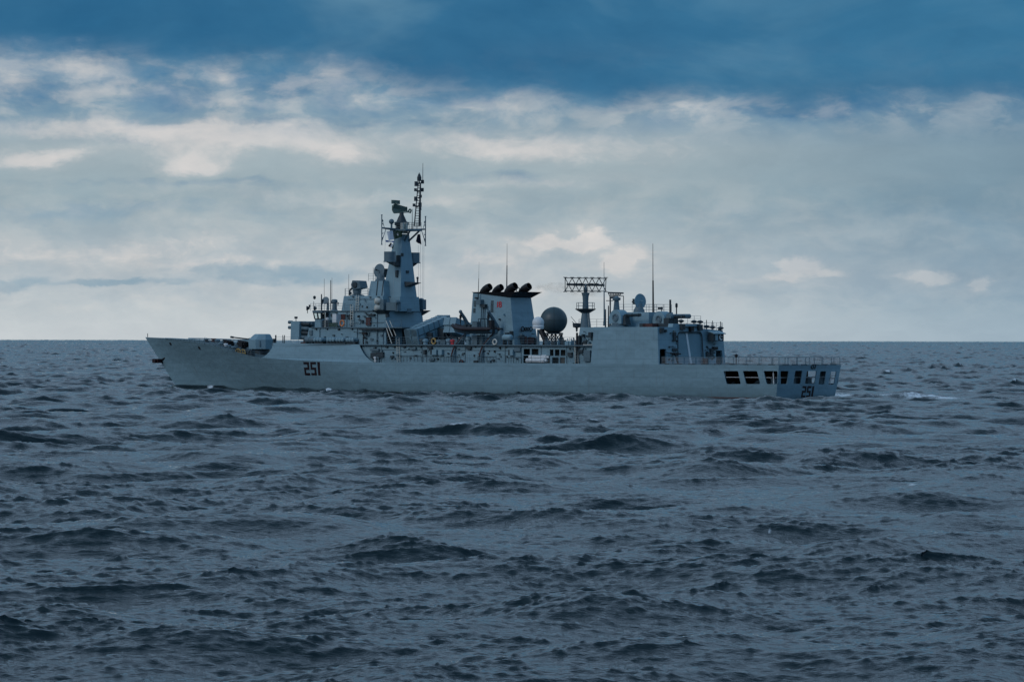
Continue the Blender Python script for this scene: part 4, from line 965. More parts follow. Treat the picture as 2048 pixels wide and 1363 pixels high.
for q in [(341, 687), (398.5, 695)]:
    p = onhull(*q); b = MB(); n = Vector((.25, .9, -.35)).normalized()
    b.ring(p, n, .2, .07, 14, 6).lathe(p - n * .1, n, [(0, .19), (.12, .19)], 14); b.build('fairlead', M_BLACK, ship)
p = P(292.5, 673.5, 0); MB().tube((p.x - .3, 0, tip.z), (p.x - .3, 0, tip.z + .55), .05).build('jackstaff', M_DARK, ship)
# bulwark rail round the bow
for s in (1, -1):
    b = MB(); q = [solve(px, py) for px, py in [(330, 677.5), (343, 679), (375, 682.5), (406, 686.5)]]; r_ = [P(px, py, s * p.y if s > 0 else p.y) for (px, py), p in zip([(330, 676.3), (343, 676.6), (375, 678.3), (408, 680.5)], q)]
    for a, c in zip(r_, r_[1:]): b.tube((a.x, s * a.y, a.z), (c.x, s * c.y, c.z), .09)
    for i in range(9):
        u = .05 + i / 8.5; x = r_[0].x + (r_[-1].x - r_[0].x) * min(u, 1); zt_ = float(np.interp(-x, [-v.x for v in r_], [v.z for v in r_])); y = YD(x / XB) - .1
        b.tube((x, s * y, ZDK(x / XB) - .05), (x - .15, s * y, zt_), .05)
    b.build('bow_rail', M_GREY, ship)
for s in (1, -1):
    xs_ = [solve(px, py).x for px, py in [(408, 687), (440, 697), (468, 706.5), (496, 713.5), (519, 715.5)]]
    rail([(x, s * (YD(x / XB) - .1), ZDK(x / XB)) for x in xs_], h=.9, r=.016, bars=3)
def fdk(px, py, y=1.5):
    p = P(px, py, y); return Vector((p.x, y, ZDK(p.x / XB) - .05))
# anti-submarine rocket launchers: barrel clusters on pedestals
for (px, y, tgt) in [(457, 1.6, 686), (487, 1.2, 687.5)]:
    b0 = fdk(px, 700, y); z = P(px, tgt, y).z
    ped = MB().lathe(b0, (0, 0, 1), [(0, .55), (.2, .5), (.35, .28), (z - b0.z, .28)], 12).build('rocket_launcher', M_DARK, ship, True)
    c = Vector((b0.x, y, z)); cl = MB(); d = Vector((1, 0, .16)).normalized(); u = d.cross(Vector((0, 1, 0))).normalized()
    for ring_, rr_ in ((6, .34), (1, 0)):
        for k in range(ring_):
            o_ = Vector((0, 1, 0)) * math.cos(k * math.pi / 3) * rr_ + u * math.sin(k * math.pi / 3) * rr_
            cl.lathe(c + o_ - d * .6, d, [(0, .15), (1.5, .15), (1.51, .1)], 8)
    cl.box(c.x - .35, c.x + .35, y - .65, y + .65, z - .45, z + .3)
    cl.build('barrels', M_BLACK, ped, True)
# capstans, bitts, lockers, vents of the anchor deck
for (px, py, y) in [(413, 683.5, 1.2), (427, 684.5, -.8)]:
    p = P(px, py, y); z0 = ZDK(p.x / XB) - .05
    MB().lathe((p.x, y, z0), (0, 0, 1), [(0, .4), (.15, .38), (.18, .22), (.32, .22), (.34, .4), (.44, .4), (.46, .2)], 14).build('capstan', M_DARK if y > 0 else M_RUST, ship, True)
for (px, py0, py1, y, w, m) in [(444, 700, 692, 2.2, .5, M_MID), (452, 702, 695, 2.2, .4, M_WHITE), (459, 703, 697, 2.4, .35, M_MID), (468, 706, 699, 2.4, .5, M_MID), (474, 707, 700, 2.3, .3, M_DARK), (466, 697, 690, .4, .3, M_DARK), (476, 692, 684, -.8, .4, M_MID), (435, 688, 682, -.6, .5, M_MID), (496, 711, 702, 2.8, .3, M_WHITE)]:
    p = P(px, py1, y); z0 = ZDK(p.x / XB) - .05
    MB().lathe((p.x, y, z0), (0, 0, 1), [(0, w * .7), (max(p.z - z0 - .25, .2), w * .7), (max(p.z - z0 - .24, .21), w), (max(p.z - z0, .4), w * .6)], 10).build('deck_vent', m, ship, True)
for (px, py) in [(479.5, 704.5), (489, 706)]:
    p = P(px, py, 3.9); z0 = ZDK(p.x / XB)
    rb = MB().lathe((p.x, 3.6, p.z), (0, 1, 0), [(0, .6), (.06, .6), (.08, .40), (.52, .40), (.54, .52), (.58, .52)], 18).build('rope_reel', M_DARK, ship, True)
    MB().ring((p.x, 4.22, p.z), (0, 1, 0), .52, .07, 18, 6).tube((p.x - .5, 4.22, p.z), (p.x + .5, 4.22, p.z), .06).tube((p.x, 4.22, p.z - .5), (p.x, 4.22, p.z + .5), .06).build('reel_rim', M_ROPE, rb)
    MB().box(p.x - .1, p.x + .1, 3.5, 3.6, z0 - .1, p.z).box(p.x - .1, p.x + .1, 4.3, 4.38, z0 - .1, p.z).build('reel_stand', M_DARK, rb)
p = P(502, 705, 3.9); z0 = ZDK(p.x / XB); MB().cbox((p.x, 3.9, p.z - .1), (.9, .7, .9)).tube((p.x - .3, 4.3, p.z + .5), (p.x + .3, 4.3, p.z - .3), .07).build('winch', M_DARK, ship)
# main gun: faceted turret on its ring
gc = P(521.5, 690, 0.0); gx = gc.x
gz0 = P(520, 697.5, 0.0).z; gzt = P(520, 667.5, 0.0).z; mz = P(510, 679, 0.0).z; zd_ = ZDK(gx / XB) - .2
gp = MB().lathe((gx, 0, zd_), (0, 0, 1), [(0, 1.25), (gz0 - zd_ - .12, 1.25), (gz0 - zd_ + .1, 1.2)], 24).build('main_gun', M_DARK, ship, True)
def octo(r, sx=0.0, front=0.0): return [(gx + sx + r * math.cos(R(22.5 + 45 * k)) * (1.0 + (front if math.cos(R(22.5 + 45 * k)) > 0 else 0)), r * .97 * math.sin(R(22.5 + 45 * k))) for k in range(8)]
tur = MB().loft([(x, y, gz0) for x, y in octo(1.82)], [(x, y, mz) for x, y in octo(1.90)]).loft([(x, y, mz) for x, y in octo(1.90)], [(x, y, gzt - .1) for x, y in octo(1.28, -.3)]).loft([(x, y, gzt - .1) for x, y in octo(1.28, -.3)], [(x, y, gzt) for x, y in octo(1.05, -.32)])
tur.build('turret', M_GREY, gp)
MB().cbox((gx - 1.0, 1.25, gz0 + .75), (.5, .12, .9)).build('hatch', M_MID, gp)
xf = gx + 1.5
brl = MB().tube((xf - .4, 0, mz - .1), (xf + .9, 0, mz + .05), .26, .2, 10).tube((xf + .9, 0, mz + .05), (xf + 4.4, 0, mz + .35), .12, .09, 10).tube((xf + 4.2, 0, mz + .33), (xf + 4.7, 0, mz + .38), .15, .15, 10)
brl.build('barrel', M_DARK, gp, True)
# ------------------------------------------------------------------ short-range missile launcher ahead of the bridge
sx = P(590, 684, 1.6); s_top, s_bot = P(590, 642, 1.6).z, P(590, 679, 1.6).z
sl_ = MB().lathe((sx.x - 1.6, 0, Z1), (0, 0, 1), [(0, 1.5), (.25, 1.5), (.3, 1.1), (s_bot - Z1 + .1, 1.1)], 20).build('missile_launcher', M_RUST, ship, True)
xl0, xl1 = P(582, 660, 1.8).x, P(599, 660, 1.8).x
lb = MB()
lb.loft([(xl0, 1.9, s_bot), (xl1, 1.9, s_bot), (xl1, .55, s_bot), (xl0, .55, s_bot)], [(xl0, 1.8, s_top), (xl1, 1.8, s_top), (xl1, .55, s_top), (xl0, .55, s_top)])
lb.build('launch_box', M_GREY, sl_)
b = MB().loft([(xl0, -1.9, s_bot), (xl1, -1.9, s_bot), (xl1, -.55, s_bot), (xl0, -.55, s_bot)], [(xl0, -1.8, s_top), (xl1, -1.8, s_top), (xl1, -.55, s_top), (xl0, -.55, s_top)]); b.build('launch_box', M_GREY, sl_)
MB().box(xl1 + .1, xl0 - .3, -.5, .5, s_bot + .4, s_top - .2).box(xl1 - 1.3, xl1, -1.2, 1.2, s_top - .5, s_top - .1).build('launcher_yoke', M_MID, sl_)
for k in range(4):
    z = s_top - .35 - k * .62
    for y in (1.3, .75):
        MB().lathe((xl1 + .05, y, z), (-1, 0, -.05), [(0, .27), (1.3 if k % 2 else 1.0, .27), (1.35, .2), (1.55, .1)], 12).build('missile_tube', M_DARK if (k + int(y)) % 2 else M_MID, sl_, True)
for (py) in (644, 654.5): q = P(579.5, py, 1.5); MB().lathe(q, (1, 0, 0), [(-.5, .22), (.15, .24), (.2, .12)], 10).build('tube_cap', M_MID, sl_, True)
q = P(592, 638, 1.2); MB().tube((q.x, 1.2, s_top), (q.x, 1.2, s_top + .4), .05).cbox((q.x, 1.2, s_top + .5), (.35, .3, .3)).build('sight', M_DARK, sl_)
for (px, r) in [(551.5, .1), (565.5, .05), (569, .06)]:
    q = P(px, 686, 4.8); MB().tube((q.x, 4.8, Z1), (q.x, 4.8, Z1 + 1.25), r).build('deck_post', M_DARK, ship)
q = P(549, 679, 4.9); MB().cbox((q.x, 4.9, Z1 + .45), (.3, .4, .6)).build('locker', M_DARK, ship)
# ------------------------------------------------------------------ life raft canisters: things of their own, lashed along the rail
def canister(x, y, r, L, label, group, m):
    t = thing('life_raft_canister', (x, y, Z1), label, 'life raft', group)
    MB().lathe((0, L / 2, .62), (0, -1, 0), [(0, r * .55), (.05, r * .85), (.14, r), (L * .48, r), (L * .485, r * 1.06), (L * .515, r * 1.06), (L * .52, r), (L - .14, r), (L - .05, r * .85), (L, r * .55)], 16).build('shell', m, t, True)
    cd = MB()
    for dy in (-.3, .3): cd.box(-r, r, dy - .04, dy + .04, .02, .36).tube((-r, dy, .05), (-r * .9, dy, .6), .03).tube((r, dy, .05), (r * .9, dy, .6), .03)
    cd.build('cradle', M_DARK, t)
    return t
q = P(621, 680, 5.2)
t = thing('life_raft_canister', (q.x, 5.25, Z1), 'largest grey life raft canister lying lengthwise beside the missile launcher', 'life raft')
MB().lathe((.95, 0, .6), (-1, 0, 0), [(0, .2), (.08, .33), (.2, .38), (.94, .38), (.95, .42), (1.0, .42), (1.01, .38), (1.7, .38), (1.82, .33), (1.9, .2)], 16).build('shell', M_MID, t, True)
MB().box(-.7, -.5, -.3, .3, .02, .3).box(.5, .7, -.3, .3, .02, .3).build('cradle', M_DARK, t)
CL = [((634, 640, 645.5), 'pale life raft canister in the cluster nearest the largest canister, on the upper deck'), ((660, 665.5, 671), 'pale life raft canister in the first of three adjoining clusters below the bridge wing'),
      ((678.5, 684, 689.5), 'pale life raft canister in the middle one of three adjoining clusters along the deckhouse'), ((699, 704.5, 710), 'pale life raft canister in the aftmost cluster beside the curved plating cut-out')]
for pxs, lab in CL:
    for px in pxs: canister(px_x(px, 5.4, Z1), 5.35, .30, 1.25, lab, 'life raft canisters along the upper deck', M_GREY)
# ------------------------------------------------------------------ anti-ship missile boxes amidships
cz = P(830, 681, 3.6)
def abm_box(x, y0, z0, dirv, L, w, h, m, parent, name='launch_box'):
    d = Vector(dirv).normalized(); s_ = Vector((1, 0, 0)); u = s_.cross(d).normalized()
    if u.z < 0: u = -u
    o_ = Vector((x, y0, z0)); b = MB()
    def rc(t, k=1.0): c = o_ + d * t; return [c + s_ * w / 2 * k + u * h / 2 * k, c - s_ * w / 2 * k + u * h / 2 * k, c - s_ * w / 2 * k - u * h / 2 * k, c + s_ * w / 2 * k - u * h / 2 * k]
    b.loft(rc(0), rc(L))
    for t in (0.0, L - .12): b.loft(rc(t, 1.09), rc(t + .16, 1.09))
    o2 = b.build(name, m, parent)
    return o2
ang = R(15); dv = (0.10, -math.cos(ang), math.sin(ang))
b0 = P(812.5, 658, 4.4); e0 = P(836, 692, 4.4)
ml = MB()
xA = P(824, 674, 4.3).x
ml.box(xA - 1.9, xA + 1.4, -.2, .1, Z1, Z1 + 2.2).box(xA - 1.9, xA + 1.4, -2.7, -2.4, Z1, Z1 + 2.9).box(xA - 1.9, xA + 1.4, 2.2, 2.5, Z1, Z1 + 1.6)
for y in (-2.5, 0, 2.3): ml.tube((xA - 1.7, y, Z1), (xA - .2, y, Z1 + 1.4), .09).tube((xA + 1.2, y, Z1), (xA - .2, y, Z1 + 1.4), .09)
mlr = ml.build('missile_rack', M_DARK, ship)
MB().loft([Vector((xA + x_, 4.1, P(826, 681, 4.3).z + z_)) for x_, z_ in ((1.0, .46), (-1.0, .46), (-1.0, .60), (1.0, .60))], [Vector((xA + x_, 4.1, P(826, 681, 4.3).z + z_)) + Vector(dv) * 7.3 for x_, z_ in ((1.0, .46), (-1.0, .46), (-1.0, .60), (1.0, .60))]).build('shade_gap_filler', M_BLACK, mlr)  # black filler added for the shade in the gap between stacked boxes
zc0 = P(826, 681, 4.3).z
for dx, k in ((.62, 0), (-.62, 1)):
    for up in (0, 1):
        w_ = 1.0; u_ = Vector((0, math.sin(ang), math.cos(ang)))
        o_ = Vector((xA + dx, 4.3, zc0)) + u_ * (up * 1.08 - .02)
        abm_box(o_.x, o_.y, o_.z, dv, 7.6, w_, .96, M_GREY, mlr)
        dd_ = Vector(dv).normalized()
        for t in (.35, 1.6, 2.7, 3.9, 5.0, 6.1, 7.1):
            c_ = o_ + dd_ * t; rb_ = MB(); q1_ = u_ * .52; q2_ = Vector((.54, 0, 0))
            rb_.loft([c_ + q2_ + q1_, c_ - q2_ + q1_, c_ - q2_ - q1_, c_ + q2_ - q1_], [v + dd_ * .1 for v in (c_ + q2_ + q1_, c_ - q2_ + q1_, c_ - q2_ - q1_, c_ + q2_ - q1_)])
            rb_.build('clamp_band', M_MID, mlr)
# the other rack points to port from the far side, behind the boat
xB_ = xA - 3.2; zc1 = P(905, 668, -1.5).z
mr = MB()
for y in (-2.4, .6): mr.tube((xB_ + .7, y, Z1), (xB_ - .2, y - .5, Z1 + 1.4), .09).tube((xB_ - .9, y, Z1), (xB_, y + .5, Z1 + 1.4), .09).tube((xB_ + .7, y, Z1), (xB_ - .9, y, Z1 + 1.2), .07)
mrr = mr.build('missile_rack', M_DARK, ship)
dv2 = (0.05, math.cos(ang), math.sin(ang))
for dx in (.6, -.6):
    for up in (0, 1): abm_box(xB_ + dx, -4.2, Z1 + 1.0 + up * 1.02, dv2, 4.4, 1.0, .98, M_GREY, mrr)
# deck clutter behind the amidships rail
for (px, py0, py1, y, m, nm) in [(851, 688, 677, 4.9, M_GREY, 'deck_vent'), (878, 688, 679, 4.6, M_MID, 'deck_vent'), (888, 688, 680.5, 4.6, M_MID, 'locker'), (897, 688, 677, 4.4, M_GREY, 'deck_vent'), (906, 688, 678, 4.5, M_RED, 'fire_pump'), (912, 688, 677, 4.3, M_MID, 'locker'), (924, 688, 675, 4.4, M_MID, 'deck_vent'), (937, 688, 672, 4.4, M_GREY, 'deck_vent'), (952, 688, 672, 4.2, M_MID, 'locker'), (962, 688, 671, 3.8, M_MID, 'locker'), (844, 688, 676, 4.8, M_DARK, 'winch')]:
    q = P(px, py1, y); h = q.z - Z1; w_ = .42
    b = MB()
    if nm == 'locker': b.box(q.x - .45, q.x + .45, y - .3, y + .3, Z1, Z1 + h).box(q.x - .5, q.x + .5, y - .34, y + .34, Z1 + h, Z1 + h + .06)
    else: b.lathe((q.x, y, Z1), (0, 0, 1), [(0, w_ * .75), (h * .5, w_ * .7), (h * .55, w_), (h * .9, w_ * .9), (h, w_ * .3)], 12)
    b.build(nm, m, ship, nm != 'locker')
# ------------------------------------------------------------------ boat in its davits
def dav(pxb):
    x = P(pxb, 711, 6.35).x
    pts = [Q(pxb, 725, x), Q(pxb, 711, x)]
    return x
dxs = []
M_TRK = M_DARK
for i, base in enumerate((904, 960)):
    x = P(base, 711, 6.3).x; dxs.append(x)
    oo = base - 960
    tr = [Q(960 + oo, 726, x), Q(960 + oo, 711, x), Q(963 + oo, 700, x), Q(968.5 + oo, 689, x), Q(979 + oo, 676, x), Q(991 + oo, 664, x)]
    b = MB()
    for a, c in zip(tr, tr[1:]): b.tube(a + Vector((.16, 0, 0)), c + Vector((.16, 0, 0)), .1).tube(a - Vector((.16, 0, 0)), c - Vector((.16, 0, 0)), .1); 
    for a in tr[1:]: b.tube(a - Vector((.2, 0, 0)), a + Vector((.2, 0, 0)), .08)
    db = b.build('boat_davit', M_MID, ship)
    arm = [Q(991 + oo, 667, x), Q(993.5 + oo, 654, x), Q(985 + oo, 636, x), Q(977 + oo, 623, x)]
    b = MB(); rad = [.28, .34, .24, .18]
    for k in range(3): b.tube(arm[k], arm[k + 1], rad[k], rad[k + 1], 8)
    b.ball(arm[3], .24, n=10, m=8).ball(arm[1], .36, n=10, m=8)
    b.build('davit_arm', M_MID, db, True)
    fl = Q(977 + oo, 646, x); MB().tube(arm[3], fl, .07).cbox(arm[3].lerp(fl, .45), (.22, .22, .5)).tube(fl, fl - Vector((0, 0, .5)), .05).build('boat_fall', M_BLACK, db)
    MB().path([p + Vector((0, .14, .0)) for p in tr[1:]], .09).build('track_face', M_RUST, db)
bl = P(909, 655, 5.2); br_ = P(987, 656, 5.2); bx = (bl.x + br_.x) / 2; bL = bl.x - br_.x
zb_ = P(945, 657.5, 5.2).z
boat = thing('inflatable_boat', (bx, 5.2, zb_), 'dark inflatable boat with grey hull slung in the davits beside the funnel', 'boat')
def boat_pts(k):
    pts = []
    for i in range(13):
        u = i / 12; x = -bL / 2 + bL * u; hw = .95 * (1 if u < .55 else math.sqrt(max(0, 1 - ((u - .55) / .47) ** 2))); zz = .0 + (.45 * max(0, u - .6) / .4 * max(0, u - .6) / .4)
        pts.append((x, hw * k, zz))
    return pts
tubes_ = MB()
for s in (1, -1):
    pt = boat_pts(s)
    for a, c in zip(pt, pt[1:]): tubes_.tube(a, c, .27, n=10).ball(c, .27, n=10, m=6)
    tubes_.tube(pt[0], (pt[0][0] - .45, pt[0][1], 0), .27, .06, 10)
tubes_.build('buoyancy_tube', M_RUBBER, boat, True)
kb = MB(); P_ = boat_pts(1); vs_ = []; fs_ = []
for (x, y, z) in P_: vs_ += [(x, y, z - .05), (x, y * .75, z - .42), (x, 0, z * .6 - .62), (x, -y * .75, z - .42), (x, -y, z - .05)]
for i in range(12):
    for k in range(4): fs_.append((i * 5 + k, i * 5 + 5 + k, i * 5 + 6 + k, i * 5 + 1 + k))
    fs_.append((i * 5, i * 5 + 4, i * 5 + 9, i * 5 + 5))
fs_ += [(0, 1, 2, 3, 4), (64, 63, 62, 61, 60)]
kb.add(vs_, fs_); kb.build('hull', M_MID, boat, True)
cn = MB().box(-.9, -.2, -.4, .4, .1, .95).hexa([(-.2, -.4, .1), (.1, -.4, .1), (.1, .4, .1), (-.2, .4, .1), (-.2, -.4, 1.0), (-.1, -.4, 1.0), (-.1, .4, 1.0), (-.2, .4, 1.0)]); cn.build('console', M_MID, boat)
MB().box(-bL / 2 + .1, -bL / 2 + .55, -.3, .3, .1, 1.15).box(-bL / 2 - .05, -bL / 2 + .45, -.22, .22, -.6, .2).build('outboard_motor', M_BLACK, boat)
b = MB()
for x in (-1.8, -1.4): b.path([(x, .75, .1), (x, .6, 1.35), (x, -.6, 1.35), (x, -.75, .1)], .05)
b.tube((-1.8, .6, 1.35), (-1.4, .6, 1.35), .05).tube((-1.8, -.6, 1.35), (-1.4, -.6, 1.35), .05).build('frame', M_DARK, boat)
for x in (.4, 1.2): MB().box(x, x + .45, -.3, .3, .1, .6).build('seat', M_DARK, boat)
# ------------------------------------------------------------------ funnel
YF = 2.3
fb0, fb1 = px_x(938, YF, Z1 + .2), px_x(1029, YF, Z1)
zft = P(1020, 593, 2.0).z; zfl = P(946, 584, 2.0).z
ff0, ff1 = P(946, 584, 2.0).x, P(1020.8, 593, 2.0).x
fn = MB(); yt = 2.0
fn.hexa([(fb1, -YF, Z1), (fb0, -YF, Z1), (fb0, YF, Z1), (fb1, YF, Z1), (ff1, -yt, zft), (ff0, -yt, zfl), (ff0, yt, zfl), (ff1, yt, zft)])
funnel = fn.build('funnel', M_PANEL, ship)
tipp = Q(1084, 584, ff1 - 1.2)
zc_ = P(990, 583.6, 2.1).z
cap = MB(); w_ = yt + .08
c_lo = [(ff0 + .06, w_, zfl - .05), (ff1 - .03, w_, zft - .12), (ff1 - .03, -w_, zft - .12), (ff0 + .06, -w_, zfl - .05)]
c_hi = [(ff0 + .1, w_ + .05, zc_ + .02), (ff1 - 1.5, w_ + .5, zc_), (ff1 - 1.5, -w_ - .5, zc_), (ff0 + .1, -w_ - .05, zc_ + .02)]
cap.loft(c_lo, c_hi); cap.build('funnel_cap', M_BLACK, funnel)
for (px, y, s) in [(972.5, 1.0, 1.0), (996, -.95, .95), (1022.5, 1.0, 1.08), (1050.5, -.95, 1.05)]:
    c = P(px, 575.5, y); b = MB()
    pts = [Vector((c.x + .75 * s, y, zc_ - .25)), Vector((c.x + .55 * s, y, zc_ + .05 * s)), Vector((c.x + .2 * s, y, zc_ + .32 * s)), Vector((c.x - .3 * s, y, zc_ + .58 * s)), Vector((c.x - .7 * s, y, zc_ + .74 * s))]
    rr_ = [.42, .47, .52, .52, .47]; n = 16; rings = []
    for i, p in enumerate(pts):
        d = (pts[min(i + 1, 4)] - pts[max(i - 1, 0)]).normalized(); a = Vector((0, 1, 0)); e = d.cross(a)
        rings.append([p + (a * math.cos(2 * math.pi * k / n) + e * math.sin(2 * math.pi * k / n)) * rr_[i] * s for k in range(n)])
    o0 = 0; vs_ = [v for r__ in rings for v in r__] + [pts[4] + (v - pts[4]) * .86 for v in rings[4]] + [pts[2] + (v - pts[2]) * .8 for v in rings[2]]
    fs_ = [(i * n + k, i * n + (k + 1) % n, (i + 1) * n + (k + 1) % n, (i + 1) * n + k) for i in range(6) for k in range(n)]
    b.add(vs_, fs_); b.build('exhaust_pipe', M_BLACK, funnel, True)
q = P(1036, 577.5, 0); MB().ring((q.x, 0, zc_ + .3), (0, 1, 0), .3, .06, 14, 6).build('vent_pipe', M_BLACK, funnel)
# red figures on the funnel side
def fun_y(z): return YF + (yt - YF) * (z - Z1) / (zft - Z1)
def stroke(pts, r, name):
    b = MB()
    for a, c in zip(pts, pts[1:]):
        a = Vector(a); c = Vector(c); d = (c - a).normalized(); n_ = Vector((-d.z, 0, d.x)) if False else d.cross(Vector((0, 1, 0))).normalized()
        a = a - d * r * .5; c = c + d * r * .5
        b.loft([a + n_ * r, a - n_ * r, c - n_ * r, c + n_ * r], [v + Vector((0, .04, 0)) for v in (a + n_ * r, a - n_ * r, c - n_ * r, c + n_ * r)])
    return b
def fpt(px, py): p = P(px, py, fun_y(P(px, py, 2.1).z)); return (p.x, p.y + .01, p.z)
s1 = stroke([fpt(996, 603.5), fpt(995, 613.5)], .075, '1')
s8 = MB()
for (cx, cy, rx, ry) in [(1000.8, 606.0, 2.1, 2.4), (1000.6, 611.0, 2.5, 2.6)]:
    l_ = [fpt(cx + rx * math.cos(2 * math.pi * k / 12), cy + ry * math.sin(2 * math.pi * k / 12)) for k in range(13)]
    q_ = stroke(l_, .07, '8'); s8.add(q_.v, q_.f)
s1.add(s8.v, s8.f); s1.build('funnel_number', M_RED, funnel)
for (x0, y0, x1, y1) in [(947.5, 600, 953, 613), (946.5, 615.5, 951.5, 625), (981.5, 600, 987.5, 624)]:
    a = P(x0, y1, fun_y(P(x0, y1, 2.1).z)); c = P(x1, y0, fun_y(P(x1, y0, 2.1).z)); b = MB()
    lo_, hi_ = min(a.x, c.x), max(a.x, c.x); n = 6 if y1 - y0 < 20 else 10
    for k in range(n): z = a.z + (c.z - a.z) * k / n; y = fun_y(z); b.box(lo_, hi_, y - .03, y + .07, z, z + (c.z - a.z) / n * .55)
    b.build('louver', M_DARK, funnel)
for (x0, y0, x1, y1, d, m, nm) in [(959, 599, 968, 609, .7, M_MID, 'searchlight_box'), (966, 608, 975, 614.5, .5, M_DARK, 'lamp'), (953, 594, 957, 597, .4, M_DARK, 'lamp')]:
    q = P(x0, (y0 + y1) / 2, 2.1); pbox(nm, x0, y0, x1, y1, fun_y(q.z), d, m, funnel)
for px in (962.5, 966, 969.5, 975): 
    q = P(px, 640, 2.2); MB().tube((q.x, YF + .1, Z1), (q.x, fun_y(P(px, 610, 2).z) + .12, P(px, 612, 2.1).z), .05).build('pipe', M_MID, funnel)
whip(956.5, 597, 523, 2.4, .05, M_DARK, funnel); whip(1013.5, 583, 487, -.4, .08, M_DARK, funnel)
xaf = fb1
for (x0, y0, x1, y1, m, nm, d) in [(1022, 662, 1027, 676, M_DARK, 'locker', .3), (1012, 665, 1018, 672, M_DARK, 'fitting', .2)]: pbox(nm, x0, y0, x1, y1, YF, d, m, funnel)
hr = MB()
for px0, px1 in ((1042.5, 1049), (1050, 1054), (1054.5, 1058.5), (1059.5, 1065)):
    c = Q((px0 + px1) / 2, 657.5, xaf + .1); r_ = abs(Q(px0, 657, xaf).y - Q(px1, 657, xaf).y) / 2
    hr.ring((xaf + .12, c.y, c.z), (1, 0, 0), r_ * .95, .07, 12, 5)
hr.build('hose_rack', M_BLACK, funnel)
for (x0, y0, x1, y1, m) in [(1040.5, 669, 1045, 687, M_DARK), (1046, 672, 1050, 687, M_RUST), (1052, 674, 1064, 687, M_RUST), (1068, 676, 1072, 688, M_DARK)]: abox('locker', x0, y0, x1, y1, xaf + .05, .35, m, ship)
# raft canister and lifebuoy abreast of the funnel
q = P(1015, 683, 5.2); t = thing('life_raft_canister', (q.x, 5.2, Z1), 'grey life raft canister on the deck edge abreast of the funnel, behind a lifebuoy', 'life raft')
MB().lathe((.8, 0, .95), (-1, 0, 0), [(0, .2), (.08, .36), (.2, .42), (1.4, .42), (1.52, .36), (1.6, .2)], 16).build('shell', M_GREY, t, True)
MB().box(-.6, -.4, -.3, .3, .02, .6).box(.4, .6, -.3, .3, .02, .6).build('cradle', M_DARK, t)
def lifebuoy(p, label, ax=(0, 1, 0), r=.33, m=M_ORANGE):
    t = thing('lifebuoy', p, label, 'lifebuoy', 'lifebuoys around the ship')
    MB().ring((0, 0, 0), ax, r, .10, 20, 8).build('float_ring', m, t, True)
    b = MB(); a = Vector(ax).normalized(); u = a.orthogonal().normalized(); v = a.cross(u)
    for k in range(4): an = math.pi / 4 + k * math.pi / 2; b.ring((u * math.cos(an) + v * math.sin(an)) * r, -u * math.sin(an) + v * math.cos(an), .115, .02, 10, 4)
    b.build('tape', M_WHITE, t)
q = P(996, 683.5, 5.6); lifebuoy((q.x, YWALL + .46, q.z), 'cream lifebuoy hung on the rail beside the funnel and boat', m=M_IVORY)
q = P(687, 646, 4.9); lifebuoy((q.x, YA + .16, q.z), 'orange lifebuoy hung on the bridge wing rail by the red doorway', r=.38)
q = P(870.5, 682, 5.9); lifebuoy((q.x, YWALL + .46, q.z), 'yellow lifebuoy on the rail below the raised missile boxes', m=M_ROPE, r=.36)
q = P(1403, 723, 5.5)
# ------------------------------------------------------------------ domes aft of the funnel
c = P(1076.5, 645, 3.6); cy = c.y
wd = MB().tube((c.x, cy, Z1), (c.x, cy, c.z - .9), .16).build('satellite_dome', M_MID, ship)
MB().lathe((c.x, cy, c.z - .8), (0, 0, 1), [(0, .72), (.28, .74), (.3, .8), (.34, .76)] + [(.8 + .78 * math.sin(a), .78 * math.cos(a)) for a in [(-.45 + i * (math.pi / 2 + .45) / 10) for i in range(11)]], 24).build('dome', M_WHITE, wd, True)
c = P(1107.5, 640.5, -.2); rr_ = 27.2 / (FPX / (SHIP_M @ c).y)
bd = MB(); zb0 = c.z - rr_ * .98
for k in range(6):
    a = k * math.pi / 3; a2 = (k + 1) * math.pi / 3; r1 = 1.15
    p0 = Vector((c.x + r1 * math.cos(a), c.y + r1 * math.sin(a), Z1)); p1 = Vector((c.x + r1 * math.cos(a), c.y + r1 * math.sin(a), zb0)); p2 = Vector((c.x + r1 * math.cos(a2), c.y + r1 * math.sin(a2), zb0)); p3 = Vector((p2.x, p2.y, Z1))
    bd.tube(p0, p1, .09).tube(p0, p2, .06).tube(p1, p3, .06).tube(p0.lerp(p1, .55), p3.lerp(p2, .55), .06)
bd.lathe((c.x, c.y, zb0 - .05), (0, 0, 1), [(0, 1.25), (.15, 1.25), (.2, 1.1)], 20)
dome = bd.build('radar_dome', M_DARK, ship)
MB().ball(c, rr_, n=40, m=24).build('dome', M_DOME, dome, True)
sm = MB(); ax_ = Vector((.9, .45, 0)).normalized()
sm.ring(c, Vector((.72, .69, 0)), rr_ * 1.001, .02, 48, 5).ring(c, (0, 0, 1), rr_ * 1.001, .015, 48, 5); sm.build('dome_seam', M_BLACK, dome)
MB().tube(P(1094, 689, 1.0), P(1082, 659, 1.0), .28, .4, 8).tube(P(1087, 689, 1.0), P(1090, 668, 1.0), .15).build('dome_brace', M_BLACK, dome)
